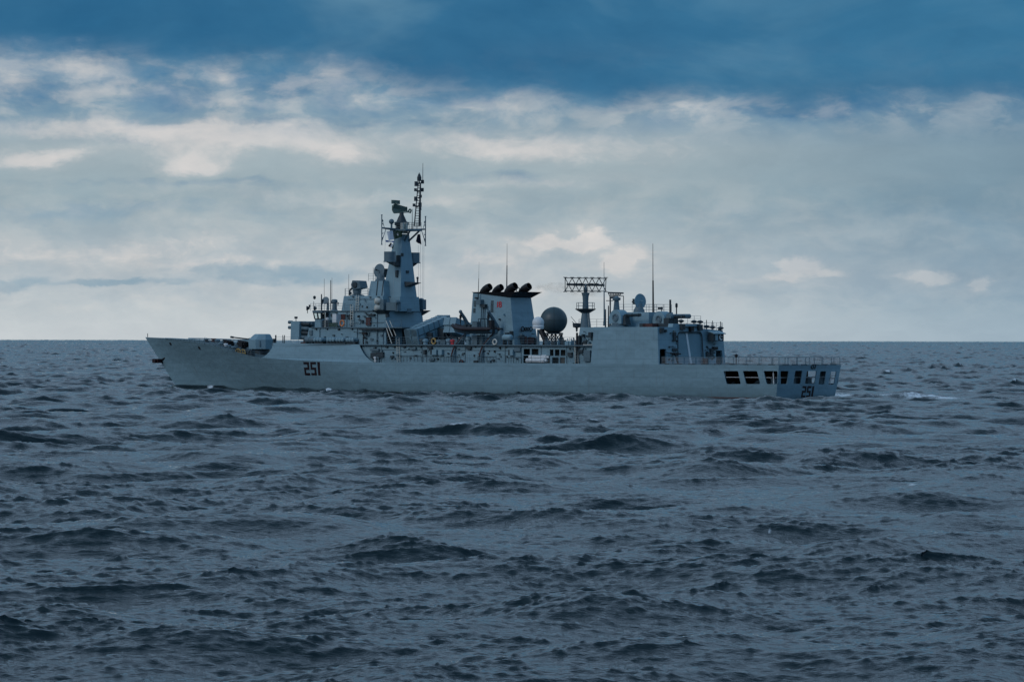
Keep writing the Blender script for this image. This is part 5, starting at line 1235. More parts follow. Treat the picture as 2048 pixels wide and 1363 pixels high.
for (px, py, y, w_) in [(1095, 681, 2.0, .5), (1117, 682, 2.2, .4), (1127, 680, 1.8, .5), (1136, 683, 3.0, .6), (1143, 682, 3.4, .35), (1148, 680, 2.6, .45), (1108, 684, 3.4, .5)]:
    q = P(px, py, y); h = max(q.z - Z1, .5); b = MB().box(q.x - w_ / 2, q.x + w_ / 2, y - .3, y + .3, Z1, Z1 + h); b.tube((q.x, y, Z1 + h), (q.x + .1, y, Z1 + h + .35), .06); b.build(random.choice(['locker', 'deck_fitting']), random.choice([M_DARK, M_MID, M_GREY]), ship)
rail([(px_x(1098, -3.5, Z1), -5.5, Z1), (px_x(1160, -5.5, Z1), -5.5, Z1)])
# ------------------------------------------------------------------ hangar
ZH = P(1316, 653.6, 6.0).z
YH0 = hull_y(XHA, ZM) - .02; YHT = YH0 - .15
HX = lambda z: XHA + .37 * max(z - ZM, 0) / 4.8
xh_f = XHF; xh_ft = P(1188, 655, YHT).x
zr = Q(1378, 647, XHA).z                    # raised middle of the aft face
yr0 = Q(1350, 650, XHA).y; yr1 = Q(1406, 650, XHA).y
zr2 = Q(1441, 660.7, XHA).z; yr2 = Q(1441, 660.7, XHA).y
def aft2(px, py):
    q = Q(px, py, XHA)
    for _ in range(3): q = Q(px, py, HX(q.z))
    return (q.y, q.z)
oa = [(YH0, ZM), (YHT, ZH), (yr0, ZH), (yr0 - .15, zr), (yr1, zr), (yr1 - .25, zr2 + .25), (-YHT, zr2), (-YH0, ZM)]
hd = smooth_poly([aft2(1355.5, 728.5), aft2(1355.5, 664), aft2(1403, 664), aft2(1407, 728.5)], .5, 5)
dL = smooth_poly([aft2(1319.8, 729), aft2(1319.5, 697.5), aft2(1332.5, 697.5), aft2(1333.8, 729)], .12, 3)
dR = smooth_poly([aft2(1432.5, 728), aft2(1431.5, 700.5), aft2(1444, 700.5), aft2(1446, 728)], .15, 3)
hb_ = MB()
def fh(y, z): return Vector((HX(z), y, z))
def gh(y, z): return Vector((HX(z) + .25, y, z))
pierced(hb_, [(y, max(z, ZM + .0)) for y, z in oa], [[(y, max(z, ZM + .05)) for y, z in h] for h in (hd, dL, dR)], fh, gh)
# sides (flush with the hull), front and roof
for s in (1, -1):
    n = 10; zt_ = ZH if s > 0 else zr2
    for i in range(n):
        xa_, xb_2 = XHA + (xh_f - XHA) * i / n, XHA + (xh_f - XHA) * (i + 1) / n
        ta, tb_ = HX(zt_) + (xh_ft - HX(zt_)) * i / n, HX(zt_) + (xh_ft - HX(zt_)) * (i + 1) / n
        ya, yb_3 = hull_y(xa_, ZM) - .02, hull_y(xb_2, ZM) - .02
        hb_.add([(xa_, s * ya, ZM - .02), (xb_2, s * yb_3, ZM - .02), (tb_, s * (YHT if i < n else YHT), zt_), (ta, s * YHT, zt_)], [(0, 1, 2, 3)])
hb_.add([(xh_f, YH0, ZM), (xh_f, -YH0, ZM), (xh_ft, -YHT, zr2), (xh_ft, YHT, ZH)], [(0, 1, 2, 3)])
hb_.add([(xh_ft, YHT, ZH), (xh_ft, -YHT, zr2), (HX(zr2), -YHT, zr2), (HX(ZH), YHT, ZH)], [(0, 1, 2, 3)])
hangar = hb_.build('hangar', M_PANEL, ship, fix=True)
par = MB(); par.loft([(HX(ZH) + .02, yr0, ZH), (HX(zr) + .02, yr0 - .15, zr), (HX(zr) + .02, yr1, zr), (HX(zr2) + .02, yr1 - .25, zr2)], [(XHA + 1.2, yr0, ZH), (XHA + 1.2, yr0 - .15, zr), (XHA + 1.2, yr1, zr), (XHA + 1.2, yr1 - .25, zr2)]); par.build('door_hood', M_PANEL, hangar)
dr = MB(); n = 16
y0_, y1_ = hd[0][0], min(p[0] for p in hd); z0_, z1_ = ZM, max(p[1] for p in hd)
for k in range(n):
    za, zb3 = z0_ + (z1_ - z0_) * k / n, z0_ + (z1_ - z0_) * (k + 1) / n
    dr.box(HX(za) + .2, HX(za) + .3, y1_ - .1, max(p[0] for p in hd) + .1, za + .03, zb3)
dr.hexa([(HX(z0_) + .26, y1_ - .1, z0_), (HX(z0_) + .36, y1_ - .1, z0_), (HX(z0_) + .36, max(p[0] for p in hd) + .1, z0_), (HX(z0_) + .26, max(p[0] for p in hd) + .1, z0_), (HX(z1_) + .26, y1_ - .1, z1_), (HX(z1_) + .36, y1_ - .1, z1_), (HX(z1_) + .36, max(p[0] for p in hd) + .1, z1_), (HX(z1_) + .26, max(p[0] for p in hd) + .1, z1_)])
door = dr.build('hangar_door', M_GREY, hangar)
ln0, ln1 = Q(1378.5, 665, XHA), Q(1384, 728.5, XHA); b = MB()
b.loft([(HX(ln0.z) + .14, ln0.y + .17, ln0.z), (HX(ln0.z) + .14, ln0.y - .17, ln0.z), (XHA + .14, ln1.y - .17, ZM + .05), (XHA + .14, ln1.y + .17, ZM + .05)], [(HX(ln0.z) + .22, ln0.y + .17, ln0.z), (HX(ln0.z) + .22, ln0.y - .17, ln0.z), (XHA + .22, ln1.y - .17, ZM + .05), (XHA + .22, ln1.y + .17, ZM + .05)])
b.build('line_up_mark', M_WHITE, door)
fr = MB(); hh = hd
for a, c_ in zip(hh, hh[1:]): fr.tube((HX(a[1]) - .02, a[0], a[1]), (HX(c_[1]) - .02, c_[0], c_[1]), .08, n=5)
fr.build('door_frame', M_DARK, hangar)
ro = MB().box(XHA + 2.0, XHA + 2.1, -5.6, 5.6, ZM, ZH - .3); ro.build('inner_bulkhead', M_DARK, hangar)  # dark backing, paints in the unlit hangar interior behind the doorways
# fittings on the aft face
for (x0, y0, x1, y1, d, m, nm) in [(1319, 655, 1325, 665, .3, M_DARK, 'lamp'), (1328, 659, 1331, 664, .3, M_DARK, 'lamp'), (1345, 664, 1350, 682, .25, M_DARK, 'cable_box'), (1344, 696, 1353, 702, .2, M_DARK, 'hose_reel'), (1359, 648, 1366, 659, .4, M_DARK, 'floodlight'), (1377, 652, 1383, 662, .45, M_BLACK, 'floodlight'), (1394, 649, 1401, 660, .4, M_DARK, 'floodlight'), (1362, 652.5, 1398, 653.8, .25, M_DARK, 'lamp_rail'),
        (1411, 704, 1417, 713, .3, M_DARK, 'fitting'), (1419, 697, 1424, 712, .3, M_DARK, 'fire_hose'), (1424, 693, 1432, 699, .35, M_BLACK, 'hose_reel'), (1416, 709, 1424, 714, .3, M_DARK, 'fitting'), (1405, 716, 1412, 728, .4, M_RUST, 'breathing_set_rack'), (1436, 658, 1440, 668, .3, M_DARK, 'lamp'), (1337, 692, 1339, 695, .2, M_DARK, 'lamp')]:
    abox(nm, x0, y0, x1, y1, HX(Q(x0, (y0 + y1) / 2, XHA).z), d, m, hangar)
q0, q1 = Q(1337, 706, XHA - .4), Q(1361, 708, XHA - .4)
g_ = MB().tube(Q(1341, 706, XHA - .5), Q(1361, 707.5, XHA - .5), .1).tube((q0.x, Q(1351, 708, XHA).y, ZM), Q(1351, 708, XHA - .5), .1).cbox(Q(1352, 707.5, XHA - .5), (.3, .7, .35)); g_.tube(Q(1331, 704, XHA - .5), Q(1342, 706, XHA - .5), .05); g_.build('machine_gun', M_BLACK, ship)
# control booth with the crescent emblem beneath its awning
p0, p1 = Q(1415.5, 681.5, XHA), Q(1436.5, 667, XHA)
bo = MB().box(XHA - .9, XHA - .01, p1.y, p0.y, p0.z, p1.z); booth = bo.build('control_booth', M_DARK, hangar)
MB().hexa([(XHA - 1.2, p1.y - .1, p1.z - .05), (XHA - .01, p1.y - .1, p1.z + .3), (XHA - .01, p0.y + .15, p1.z + .3), (XHA - 1.2, p0.y + .15, p1.z - .05), (XHA - 1.2, p1.y - .1, p1.z + .05), (XHA - .01, p1.y - .1, p1.z + .4), (XHA - .01, p0.y + .15, p1.z + .4), (XHA - 1.2, p0.y + .15, p1.z + .05)]).build('awning', M_GREY, booth)
ya_, yb4 = p0.y, p1.y; ym = ya_ + (yb4 - ya_) * .42
MB().box(XHA - .98, XHA - .9, ym, ya_ - (ya_ - ym) * .45, p0.z + .08, p1.z - .06).build('booth_window', M_GREY, booth)
MB().box(XHA - .97, XHA - .9, yb4 + .06, ym, p0.z + .08, p1.z - .06).build('emblem_panel', M_BLACK, booth)
def crescent(mb, c, r, f, th, n=18, gap=.62, rot=.6):
    """crescent moon outline mapped by f(u, v, d)"""
    a0, b0, dd, ri = .872, 1.205, .35, .82; L_ = []
    for k in range(n + 1):
        t = rot + a0 + (2 * math.pi - 2 * a0) * k / n; u = rot + b0 + (2 * math.pi - 2 * b0) * k / n
        L_.append(((c[0] + r * math.cos(t), c[1] + r * math.sin(t)), (c[0] + r * (dd * math.cos(rot) + ri * math.cos(u)), c[1] + r * (dd * math.sin(rot) + ri * math.sin(u)))))
    for (p_, q_), (p2, q2) in zip(L_, L_[1:]):
        mb.add([f(*p_, th), f(*p2, th), f(*q2, th), f(*q_, th)], [(0, 1, 2, 3)])
    st = []; sc = (c[0] + r * .55 * math.cos(rot), c[1] + r * .55 * math.sin(rot))
    for k in range(10): rr = r * (.32 if k % 2 == 0 else .13); t = rot + k * math.pi / 5; st.append((sc[0] + rr * math.cos(t), sc[1] + rr * math.sin(t)))
    poly_sheet(mb, st, f, th)
em = MB(); cy_, cz_ = (ym + yb4) / 2, (p0.z + p1.z) / 2
crescent(em, (0, 0), .36, lambda u, v, d: Vector((XHA - .975 - d, cy_ - u, cz_ + v)), .02); em.build('emblem', M_WHITE, booth)
# ------------------------------------------------------------------ wing ahead of the hangar (more inboard)
YWG = 4.9
wx0, wx1 = P(1155, 692, YWG).x, P(1190, 692, YWG).x
frustum('hangar_annex', (wx0, wx1 - 2), (P(1160, 655, YWG - .2).x, wx1 - 2), YWG, YWG - .2, Z1 - .05, ZH - .02)
MB().box(P(1184.5, 692, YWALL + .4).x, P(1166, 692, YWALL + .4).x, YWG, YWALL + .4, Z1 - .02, Z1 + .1).build('deck_wing', M_IVORY, ship)
for (x0, y0, x1, y1, m) in [(1180.5, 664, 1186, 675, M_DARK), (1167, 668, 1170, 674, M_DARK), (1159, 671, 1163, 690, M_DARK), (1170, 681, 1176, 690, M_DARK), (1178, 683, 1182, 690, M_MID), (1166, 684, 1169, 690, M_DARK)]: pbox('fitting', x0, y0, x1, y1, YWG, .4, m)
MB().tube((P(1154.5, 700, YWALL + .2).x, YWALL + .25, ZM), (P(1154.5, 700, YWALL + .2).x, YWALL + .25, Z1 + 1.6), .14).build('pipe', M_BLACK, ship)
q = P(1153.5, 650, 4.6); MB().lathe((q.x, 4.6, q.z - .35), (0, 0, 1), [(-.5, .1), (0, .15), (.1, .5), (.6, .55), (.62, .1)], 12).tube((q.x, 4.6, q.z), (q.x + .8, 4.6, q.z + .45), .04).tube((q.x, 4.6, q.z + .2), (q.x + 1.0, 4.6, q.z + 1.1), .03).build('searchlight', M_DARK, ship, True)
# roof gear, hangar top
rail([(xh_ft - .3, YHT - .2, ZH), (XHA + 12, YHT - .2, ZH)]); rail([(xh_ft - .3, -YHT + .2, zr2), (XHA + .2, -YHT + .2, zr2)]); rail([(xh_ft - .3, YHT - .2, ZH), (xh_ft - .3, -YHT + .2, ZH)])
rail([(XHA + .3, Q(1366, 640, XHA).y, zr), (XHA + .3, Q(1405, 640, XHA).y, zr)], gap=1.2); rail([(XHA + .3, Q(1407, 650, XHA).y, zr2), (XHA + .3, -YHT + .3, zr2)], gap=1.0)
for (px, py) in [(1362, 641), (1388, 642), (1400, 642.5), (1413, 652), (1425, 653.5), (1441, 655)]:
    c = Q(px, py, XHA + .5); b = MB().lathe(c, (0, 0, 1), [(-.25, .12), (-.1, .42), (.0, .42), (.15, .15)], 12).tube(c - Vector((0, 0, .9)), c, .07)
    if px > 1405: b.tube(c, c + Vector((0, 0, .8)), .05)
    b.build('deck_light', M_DARK, hangar, True)
# roof deckhouse with dish director and small search radar
YR = 2.6
rx0, rx1 = P(1223.5, 652, YR).x, P(1297.5, 652, YR).x; zrh = P(1260, 624, YR).z
frustum('director_house', (rx0, rx1), (rx0 - .2, rx1 + .2), YR, YR - .25, ZH - .05, zrh)
rail([(rx0 - .3, 2.2, zrh), (rx1 + .3, 2.2, zrh), (rx1 + .3, -2.2, zrh)]); rail([(rx0 - .3, -2.2, zrh), (rx1 + .3, -2.2, zrh)])
p = P(1233, 624, .8); zt2 = P(1233, 601, .8).z
r2 = MB().lathe((p.x, .8, zrh), (0, 0, 1), [(0, .55), (.3, .42), (zt2 - zrh, .3), (zt2 - zrh + .05, .5), (zt2 - zrh + .35, .55), (zt2 - zrh + .45, .3), (zt2 - zrh + .6, .2)], 14).build('search_radar', M_MID, ship, True)
A0 = P(1216, 585, 1.2); A1 = P(1247, 586, -.6); lo0 = P(1221, 595, 1.0); lo1 = P(1234, 594.5, .2)
g = MB()
for i in range(9): u = i / 8; a = A0.lerp(A1, u); b_ = lo0.lerp(lo1, u) if u < .7 else lo0.lerp(lo1, .7).lerp(A1, (u - .7) / .35); g.tube(a, b_, .05, n=4)
for k in range(3): g.tube(A0.lerp(lo0, k / 2), A1.lerp(lo1, k / 2 * .8), .06, n=4)
g.tube(lo0, (p.x, .8, zt2 + .5), .15).tube(A0, A1, .1); g.build('antenna_grid', M_DARK, r2)
MB().tube((p.x - 1.2, .8, zrh), (p.x - 1.2, .8, zt2 + .6), .05).tube((p.x - 1.2, .8, zt2 + .6), (p.x - .3, .8, zt2 + .6), .05).build('guard_post', M_DARK, r2)
p = P(1278, 624, .6); c = P(1281, 602, .6)
r3 = MB().lathe((p.x, .6, zrh), (0, 0, 1), [(0, .75), (.3, .7), (.7, .45), (1.1, .42)], 14).build('dish_director', M_MID, ship, True)
ax2 = Vector((-.98, .12, .05)).normalized()
MB().lathe(c, -ax2, [(0, .96), (.06, .98), (.3, .62), (.42, .3)], 24).tube(c, c + ax2 * .6, .06).build('dish', M_GREY, r3, True)
MB().cbox(c - ax2 * .75, (.8, .7, .7)).tube(c - ax2 * .9, (p.x, .6, zrh + 1.0), .36).tube(c - ax2 * 1.0, c - ax2 * 1.6, .18, .1).build('director_head', M_DARK, r3)
# close-in guns either side
def ciws(px, py, y, k, label_m):
    zc = P(px, py, y).z; x = P(px, py, y).x
    b = MB().lathe((x, y, ZH if y > 0 else zr2), (0, 0, 1), [(0, 1.15), (.25, 1.15), (.3, .95), (.55, .95)], 20).build('gun_mount', M_MID, ship, True)
    sh_ = MB(); n = 18; A = []
    for i in range(n + 1): t = math.pi * i / n; A.append((x + 1.05 * math.cos(t), zc + 1.15 * math.sin(t) - .15))
    A = [(x + 1.05, ZH + .4 - .0)] + A + [(x - 1.05, ZH + .4)]
    sh_.loft([(a, y - .75, z) for a, z in A], [(a, y - .95 + 1.7, z) for a, z in A])
    sh_.build('gun_housing', M_GREY, b, True)
    MB().ring((x - .05, y + .78, zc + .0), (0, 1, 0), .42, .12, 18, 8).lathe((x - .05, y + .7, zc), (0, 1, 0), [(0, .3), (.12, .26)], 14).build('trunnion_boss', M_MID, b, True)
    g = MB()
    for i in range(7): t = 2 * math.pi * i / 7; g.tube((x - .8, y + .16 * math.cos(t) - .1, zc + .25 + .16 * math.sin(t)), (x - 3.6, y - .1 + .14 * math.cos(t), zc + .35 + .14 * math.sin(t)), .055, n=5)
    for t in (1.3, 2.2, 3.3): g.lathe((x - t, y - .1, zc + .25 + t * .025), (1, 0, 0), [(0, .23), (.12, .23)], 12)
    g.build('gun_barrels', M_DARK, b)
    MB().hexa([(x - 1.6, y - .5, ZH + .3), (x - .9, y - .5, ZH + .3), (x - .9, y + .5, ZH + .3), (x - 1.6, y + .5, ZH + .3), (x - 1.4, y - .4, zc + .1), (x - .8, y - .4, zc + .4), (x - .8, y + .4, zc + .4), (x - 1.4, y + .4, zc + .1)]).build('ammunition_feed', M_DARK, b)
    return b
ciws(1238, 635, 4.1, 0, None); g2 = ciws(1325, 638, -1.6 if False else 1.2, 1, None)
# long light-grey tube and its cradle on the hangar roof
ta, tb5 = Q(1337, 632.5, XHA + 2.4), Q(1379.5, 632, XHA + 2.4)
lt_ = MB().lathe(ta, tb5 - ta, [(0, .42), (.6, .42), (.62, .30), ((tb5 - ta).length - .05, .29), ((tb5 - ta).length, .2)], 16).build('tube_launcher', M_MID, ship, True)
MB().tube((ta.x, ta.y - .8, zr2), (ta.x, ta.y - .8, ta.z), .3).tube((ta.x, ta.y - 1.6, zr2), (ta.x, ta.y - 1.6, ta.z), .2).cbox((ta.x + .2, ta.y - .6, ta.z - .55), (.9, 1.6, .7)).build('launcher_cradle', M_DARK, lt_)
for (px, py0, py1, y, r) in [(1323, 627, 613, 1.0, .06), (1340.5, 634, 599, 0.4, .13), (1353, 634, 611, -.6, .08)]:
    a = P(px, py0, y); MB().tube(a - Vector((0, 0, 1.2)), P(px, py1, y), r).build('mast_pole', M_DARK, ship)
a = P(1320.5, 616, 1.0); MB().cbox(a, (.5, .4, .3)).build('wind_vane', M_DARK, ship)
a = P(1353, 612, -.6); MB().lathe(a, (0, 0, 1), [(-.2, .08), (-.1, .16), (.3, .16), (.4, .06)], 10).build('navigation_lamp', M_DARK, ship, True)
for (px, y0, y1, y, r) in [(1306.5, 651, 487, -.5, .13), (1208.5, 651, 524, 2.4, .10)]: whip(px, y0, y1, y, r, M_BLACK if r > .1 else M_MID)
for (px, y0, y1, y, r) in [(1211, 650, 618, 3.0, .1), (1217, 650, 611, 2.6, .1), (1220.5, 650, 604, 2.0, .12)]:
    a = P(px, y0, y); MB().tube((a.x, y, ZH), P(px, y1, y), r, r * .7).build('mast_pole', M_DARK, ship)
a = P(1220.5, 601, 2.0); MB().tube(a - Vector((0, 0, .6)), a + Vector((0, 0, .5)), .1).tube(a + Vector((.7, 0, 0)), a - Vector((.5, 0, 0)), .05).build('wind_vane', M_DARK, ship)
for (px, w_) in [(1290, 1.0), (1300, 1.6), (1311, 1.2), (1330, 1.4), (1343, 1.0)]:
    q = P(px, 648, 3.6 if px < 1305 else 2.4); MB().box(q.x - w_ / 2, q.x + w_ / 2, q.y - .5, q.y + .5, ZH - .02, ZH + .45).build('deck_locker', M_RUST if px in (1300, 1311) else M_DARK, ship)
# air-search radar on its own pole mast
mxp = P(1171, 652, 1.0); zpl = P(1175, 615, 1.0).z; zdr = P(1173, 600, 1.0).z; zdt = P(1173, 589, 1.0).z; zan = P(1173, 569, 1.0).z
am = MB().lathe((mxp.x, 1.0, ZH - .05), (0, 0, 1), [(0, .72), (.3, .7), (zpl - ZH, .40), (zpl - ZH + .1, .40), (zdr - ZH, .36), (zdr - ZH + .05, .38), (zdt - ZH - .2, .40), (zdt - ZH + .3, .55), (zdt - ZH + .35, .2), (zdt - ZH + .8, .3), (zdt - ZH + .9, .17), (zan - ZH + .1, .15)], 16)
amast = am.build('radar_mast', M_MID, ship, True)
pf3 = MB().lathe((mxp.x, 1.0, zpl - .25), (0, 0, 1), [(-.5, .45), (0, 1.3), (.12, 1.35)], 6); pf3.build('platform', M_DARK, amast)
rail([(mxp.x + 1.2 * math.cos(k * math.pi / 3), 1.0 + 1.2 * math.sin(k * math.pi / 3), zpl - .15) for k in range(7)], amast, h=.8, gap=2, r=.035, bars=2)
ladder((mxp.x - .75, .9, ZH), (mxp.x - .55, .9, zpl - .3), (0, .3, 0), amast, r=.03)
def rp(px, py): return Q(px, py, mxp.x) if False else None
uL, uR = Vector((SHIP_I.to_3x3() @ Vector((-1, -.12, 0)))), Vector((SHIP_I.to_3x3() @ Vector((1, .12, 0))))
kk = (SHIP_M @ Vector((mxp.x, 1.0, 0))).y / FPX
cen = Vector((mxp.x, 1.0, zan))
def AP(dpx, dpy, dep=0.0):   # antenna plane: dpx to the right, dpy down in photo pixels from the hub, dep metres behind
    return cen + uR * dpx * kk + Vector((0, 0, -dpy * kk)) + SHIP_I.to_3x3() @ Vector((0, dep, 0))
an = MB()
for (a, b_, r) in [(AP(-38, -.5), AP(38, 1), .14)]: an.tube(a, b_, r)
cols = [-41, -27, -13, 0, 13, 27, 41]
for dep, rr in ((-.45, .04), (.45, .04)):
    an.tube(AP(-43, -13.5, dep), AP(43, -12.5, dep), .04).tube(AP(-43, 13, dep), AP(42, 13, dep), .04)
for i, cx in enumerate(cols):
    an.tube(AP(cx, -13.2, -.45), AP(cx, -13.2, .45), .05).tube(AP(cx, 13, -.45), AP(cx, 13, .45), .05)
    e = -1 if cx == 0 else 1
    if i < 6:
        nx = cols[i + 1]; md = (cx + nx) / 2
        for dep in (-.45, .45):
            an.tube(AP(cx, -13.2, dep), AP(md, 0), .045).tube(AP(nx, -13.2, dep), AP(md, 0), .045).tube(AP(cx, 13, dep), AP(md, 0), .045).tube(AP(nx, 13, dep), AP(md, 0), .045)
            an.tube(AP(cx, -13.2, dep), AP(nx, -13.2, -dep), .03)
    an.tube(AP(cx, -13.2, -.9), AP(cx, -13.2, .9), .03)
    an.tube(AP(cx - 4, -14.5, -.8), AP(cx + 4, -14.3, -.8), .035).tube(AP(cx - 4, 14.5, -.8), AP(cx + 4, 14.3, -.8), .035)
an.tube(AP(-41, -13, 0), AP(-41, 13, 0), .05).tube(AP(41, -12, 0), AP(40, 12, 0), .05)
for cx in (-20, -10, 12, 22): an.cbox(AP(cx, 0), (.4, .4, .35))
an.build('truss_antenna', M_DARK, amast)
rail([(px_x(1158, 4.6, ZH), 4.6, ZH), (px_x(1178, 4.6, ZH), 4.6, ZH)], r=.03)
# ------------------------------------------------------------------ flight deck nets and rails
NETS = []
def nets(pts, per=1.75):
    for a, c_ in zip(pts, pts[1:]):
        a = Vector(a); c_ = Vector(c_); L = (c_ - a).length; n = max(1, round(L / per))
        for i in range(n):
            p = a.lerp(c_, (i + .03) / n); q = a.lerp(c_, (i + .97) / n); h = .95
            fr_ = MB(); fr_.path([p, p + Vector((0, 0, h)), q + Vector((0, 0, h)), q], .025, 5).tube(p + Vector((0, 0, .05)), q + Vector((0, 0, .05)), .02)
            nb = fr_.build('safety_net', M_MID, ship); g = MB(); k = 9
            for j in range(1, k): u = p.lerp(q, j / k); g.tube(u + Vector((0, 0, .06)), u + Vector((0, 0, h)), .013, n=3)
            for j in range(1, 5): g.tube(p + Vector((0, 0, h * j / 5)), q + Vector((0, 0, h * j / 5)), .013, n=3)
            g.build('mesh', M_NET, nb)
dk = [(x, hull_y(max(x, 0), ZM) - .06, ZM) for x in (XHA - .4, XHA - 6, XHA - 12, XHA - 18, .1)]
nets(dk); nets([(.05, 6.05, ZM), (.05, -6.0, ZM)]); nets([(x, -y, z) for x, y, z in dk])
sc_ = MB()
for i in range(14):
    u = random.random(); a = Vector(dk[0]).lerp(Vector(dk[-1]), u)
for i in range(9):
    x = XHA - 1.5 - i * 2.1; MB().box(x, x + random.uniform(.5, 1.1), hull_y(max(x, 0), ZM) - .3, hull_y(max(x, 0), ZM) - .06, ZM, ZM + .12).build('deck_scupper', M_BLACK, ship)
for y in (4.6, 2.8, 1.0, -1.2, -3.0, -4.8): MB().box(.06, .3, y - .5, y + .5, ZM, ZM + .11).build('deck_scupper', M_BLACK, ship)
q = P(1473, 712, 6.2); MB().tube((q.x, 6.25, ZM), (q.x, 6.25, ZM + .95), .06).lathe((q.x, 6.25, ZM + .95), (0, 0, 1), [(0, .12), (.05, .2), (.3, .18), (.42, .05)], 10).build('deck_lamp', M_BLACK, ship, True)
# ------------------------------------------------------------------ flags, halyards, anchor: things of their own
def flag(name, base, pts, label, cat, m, wave=.12, nu=10, nv=6, group=None):
    """pts: four corners (ship coordinates) hoist-top, fly-top, fly-bottom, hoist-bottom"""
    t = thing(name, base, label, cat, group); B0 = Vector(base)
    P4 = [Vector(p) - B0 for p in pts]
    def S(u, v, d=0.0):
        p = P4[0].lerp(P4[1], u).lerp(P4[3].lerp(P4[2], u), v); n_ = (P4[1] - P4[0]).cross(P4[3] - P4[0]).normalized()
        if n_.dot(Vector((-.68, .73, 0))) < 0: n_ = -n_
        return p + n_ * (wave * math.sin(u * 7.5 + v * 1.3) * (.3 + u) + d)
    return t, S
def cloth(S, u0, u1, name, m, parent, th=.015, nu=9, nv=6):
    b = MB(); vs_ = []; fs_ = []
    for d in (th, -th):
        for i in range(nu + 1):
            for j in range(nv + 1): vs_.append(S(u0 + (u1 - u0) * i / nu, j / nv, d))
    o_ = (nu + 1) * (nv + 1)
    for i in range(nu):
        for j in range(nv):
            a = i * (nv + 1) + j; q = (a, a + nv + 1, a + nv + 2, a + 1); fs_ += [q, tuple(o_ + k for k in reversed(q))]
    bd = [i * (nv + 1) for i in range(nu + 1)] + [nu * (nv + 1) + j for j in range(1, nv + 1)] + [i * (nv + 1) + nv for i in range(nu - 1, -1, -1)] + [j for j in range(nv - 1, 0, -1)]
    for a, c_ in zip(bd, bd[1:] + bd[:1]): fs_.append((a, c_, o_ + c_, o_ + a))
    b.add(vs_, fs_); return b.build(name, m, parent, True)
M_FGREEN = mat('green_bunting', (0.012, 0.035, 0.022), .9, var=.1); M_FWHITE = mat('white_bunting', (.62, .66, .70), .9, var=.05); M_FBLUE = mat('blue_bunting', (.04, .10, .28), .9, var=.1); M_FNAVY = mat('navy_bunting', (.012, .012, .03), .9, var=.1)
fc = [P(773.5, 463, 2.6), P(804, 459, 1.2), P(804, 474, 1.2), P(777.5, 481, 2.6)]
fl_, S1 = flag('ensign', fc[0], fc, 'green and white ensign with white crescent flying from the mast yard', 'flag', None)
cloth(S1, 0, .40, 'white_band', M_FWHITE, fl_); cloth(S1, .40, 1, 'green_field', M_FGREEN, fl_)
em2 = MB(); crescent(em2, (.72, .5), 1, lambda u, v, d: S1(.72 + (u - .72) * .075, .5 - (v - .5) * .17, d + .035), .01); em2.build('crescent', M_FWHITE, fl_)
def sigflag(pxs, y, cols, lab):
    c_ = [P(px, py, y) for px, py in pxs]; t, S = flag('signal_flag', c_[0], c_, lab, 'flag', None, .06, group='flags on the port halyard')
    k = len(cols)
    for i, m_ in enumerate(cols): cloth(S, i / k, (i + 1) / k, 'bunting_panel', m_, t, nu=4, nv=4)
sigflag([(771, 480), (789, 482), (789, 484.5), (772, 484)], 2.6, [M_FBLUE, M_FWHITE, M_FBLUE], 'small blue and white signal flag directly under the ensign')
sigflag([(781.5, 485), (788, 491), (787, 497.5), (776.5, 492)], 2.5, [M_FNAVY, M_FWHITE, M_FGREEN], 'crumpled multicoloured signal flag, lowest on the port halyard')
pd = [Q(835, 469, xt_at - .4), Q(838.5, 468, xt_at - .4), Q(842, 489, xt_at - .4), Q(831.5, 483, xt_at - .4)]
t, S = flag('pennant', pd[0], pd, 'dark navy flag hanging limp below the starboard yard', 'flag', None, .1); cloth(S, 0, 1, 'bunting_panel', M_FNAVY, t)
for (px, py0, px1, py1) in [(836.5, 490, 837.5, 598), (841, 462, 841.5, 598), (845.5, 480, 845, 600), (848, 464, 847.5, 602)]:
    xx = xt_at - .4; MB().tube(Q(px, py0, xx), Q(px1, py1, xx), .014, n=4).build('halyard', M_NET, ship)
for (px, py0, px1, py1) in [(772, 462, 764, 596), (790, 462, 786, 598)]: MB().tube(P(px, py0, 2.6), P(px1, py1, 3.2), .012, n=4).build('halyard', M_NET, ship)
ac = P(320, 721.5, .5)
at_ = thing('anchor', (ac.x, .35, ac.z), 'dark maroon anchor housed at the stem of the bow', 'anchor')
k_ = 15.0 / 11.0
MB().loft([(1.15, -.5, -.28), (1.15, .6, -.28), (1.0, .75, .3), (1.1, -.6, .32)], [(-.15, -.2, -.22), (-.15, .6, -.22), (-.2, .75, .3), (-.15, -.2, .3)]).build('crown', M_PRIMER, at_)
MB().hexa([(1.2, .3, -.3), (.2, .75, -.3), (.2, .95, -.2), (1.25, .55, -.2), (1.2, .3, .3), (.2, .75, .3), (.2, .95, .22), (1.25, .55, .22)]).build('fluke', M_PRIMER, at_)
MB().hexa([(1.2, -.3, -.3), (.3, -.75, -.3), (.3, -.95, -.2), (1.25, -.55, -.2), (1.2, -.3, .3), (.3, -.75, .3), (.3, -.95, .22), (1.25, -.55, .22)]).build('fluke', M_PRIMER, at_)
MB().tube((.4, 0, 0), (-1.1, 0, .5), .14).build('shank', M_BLACK, at_)
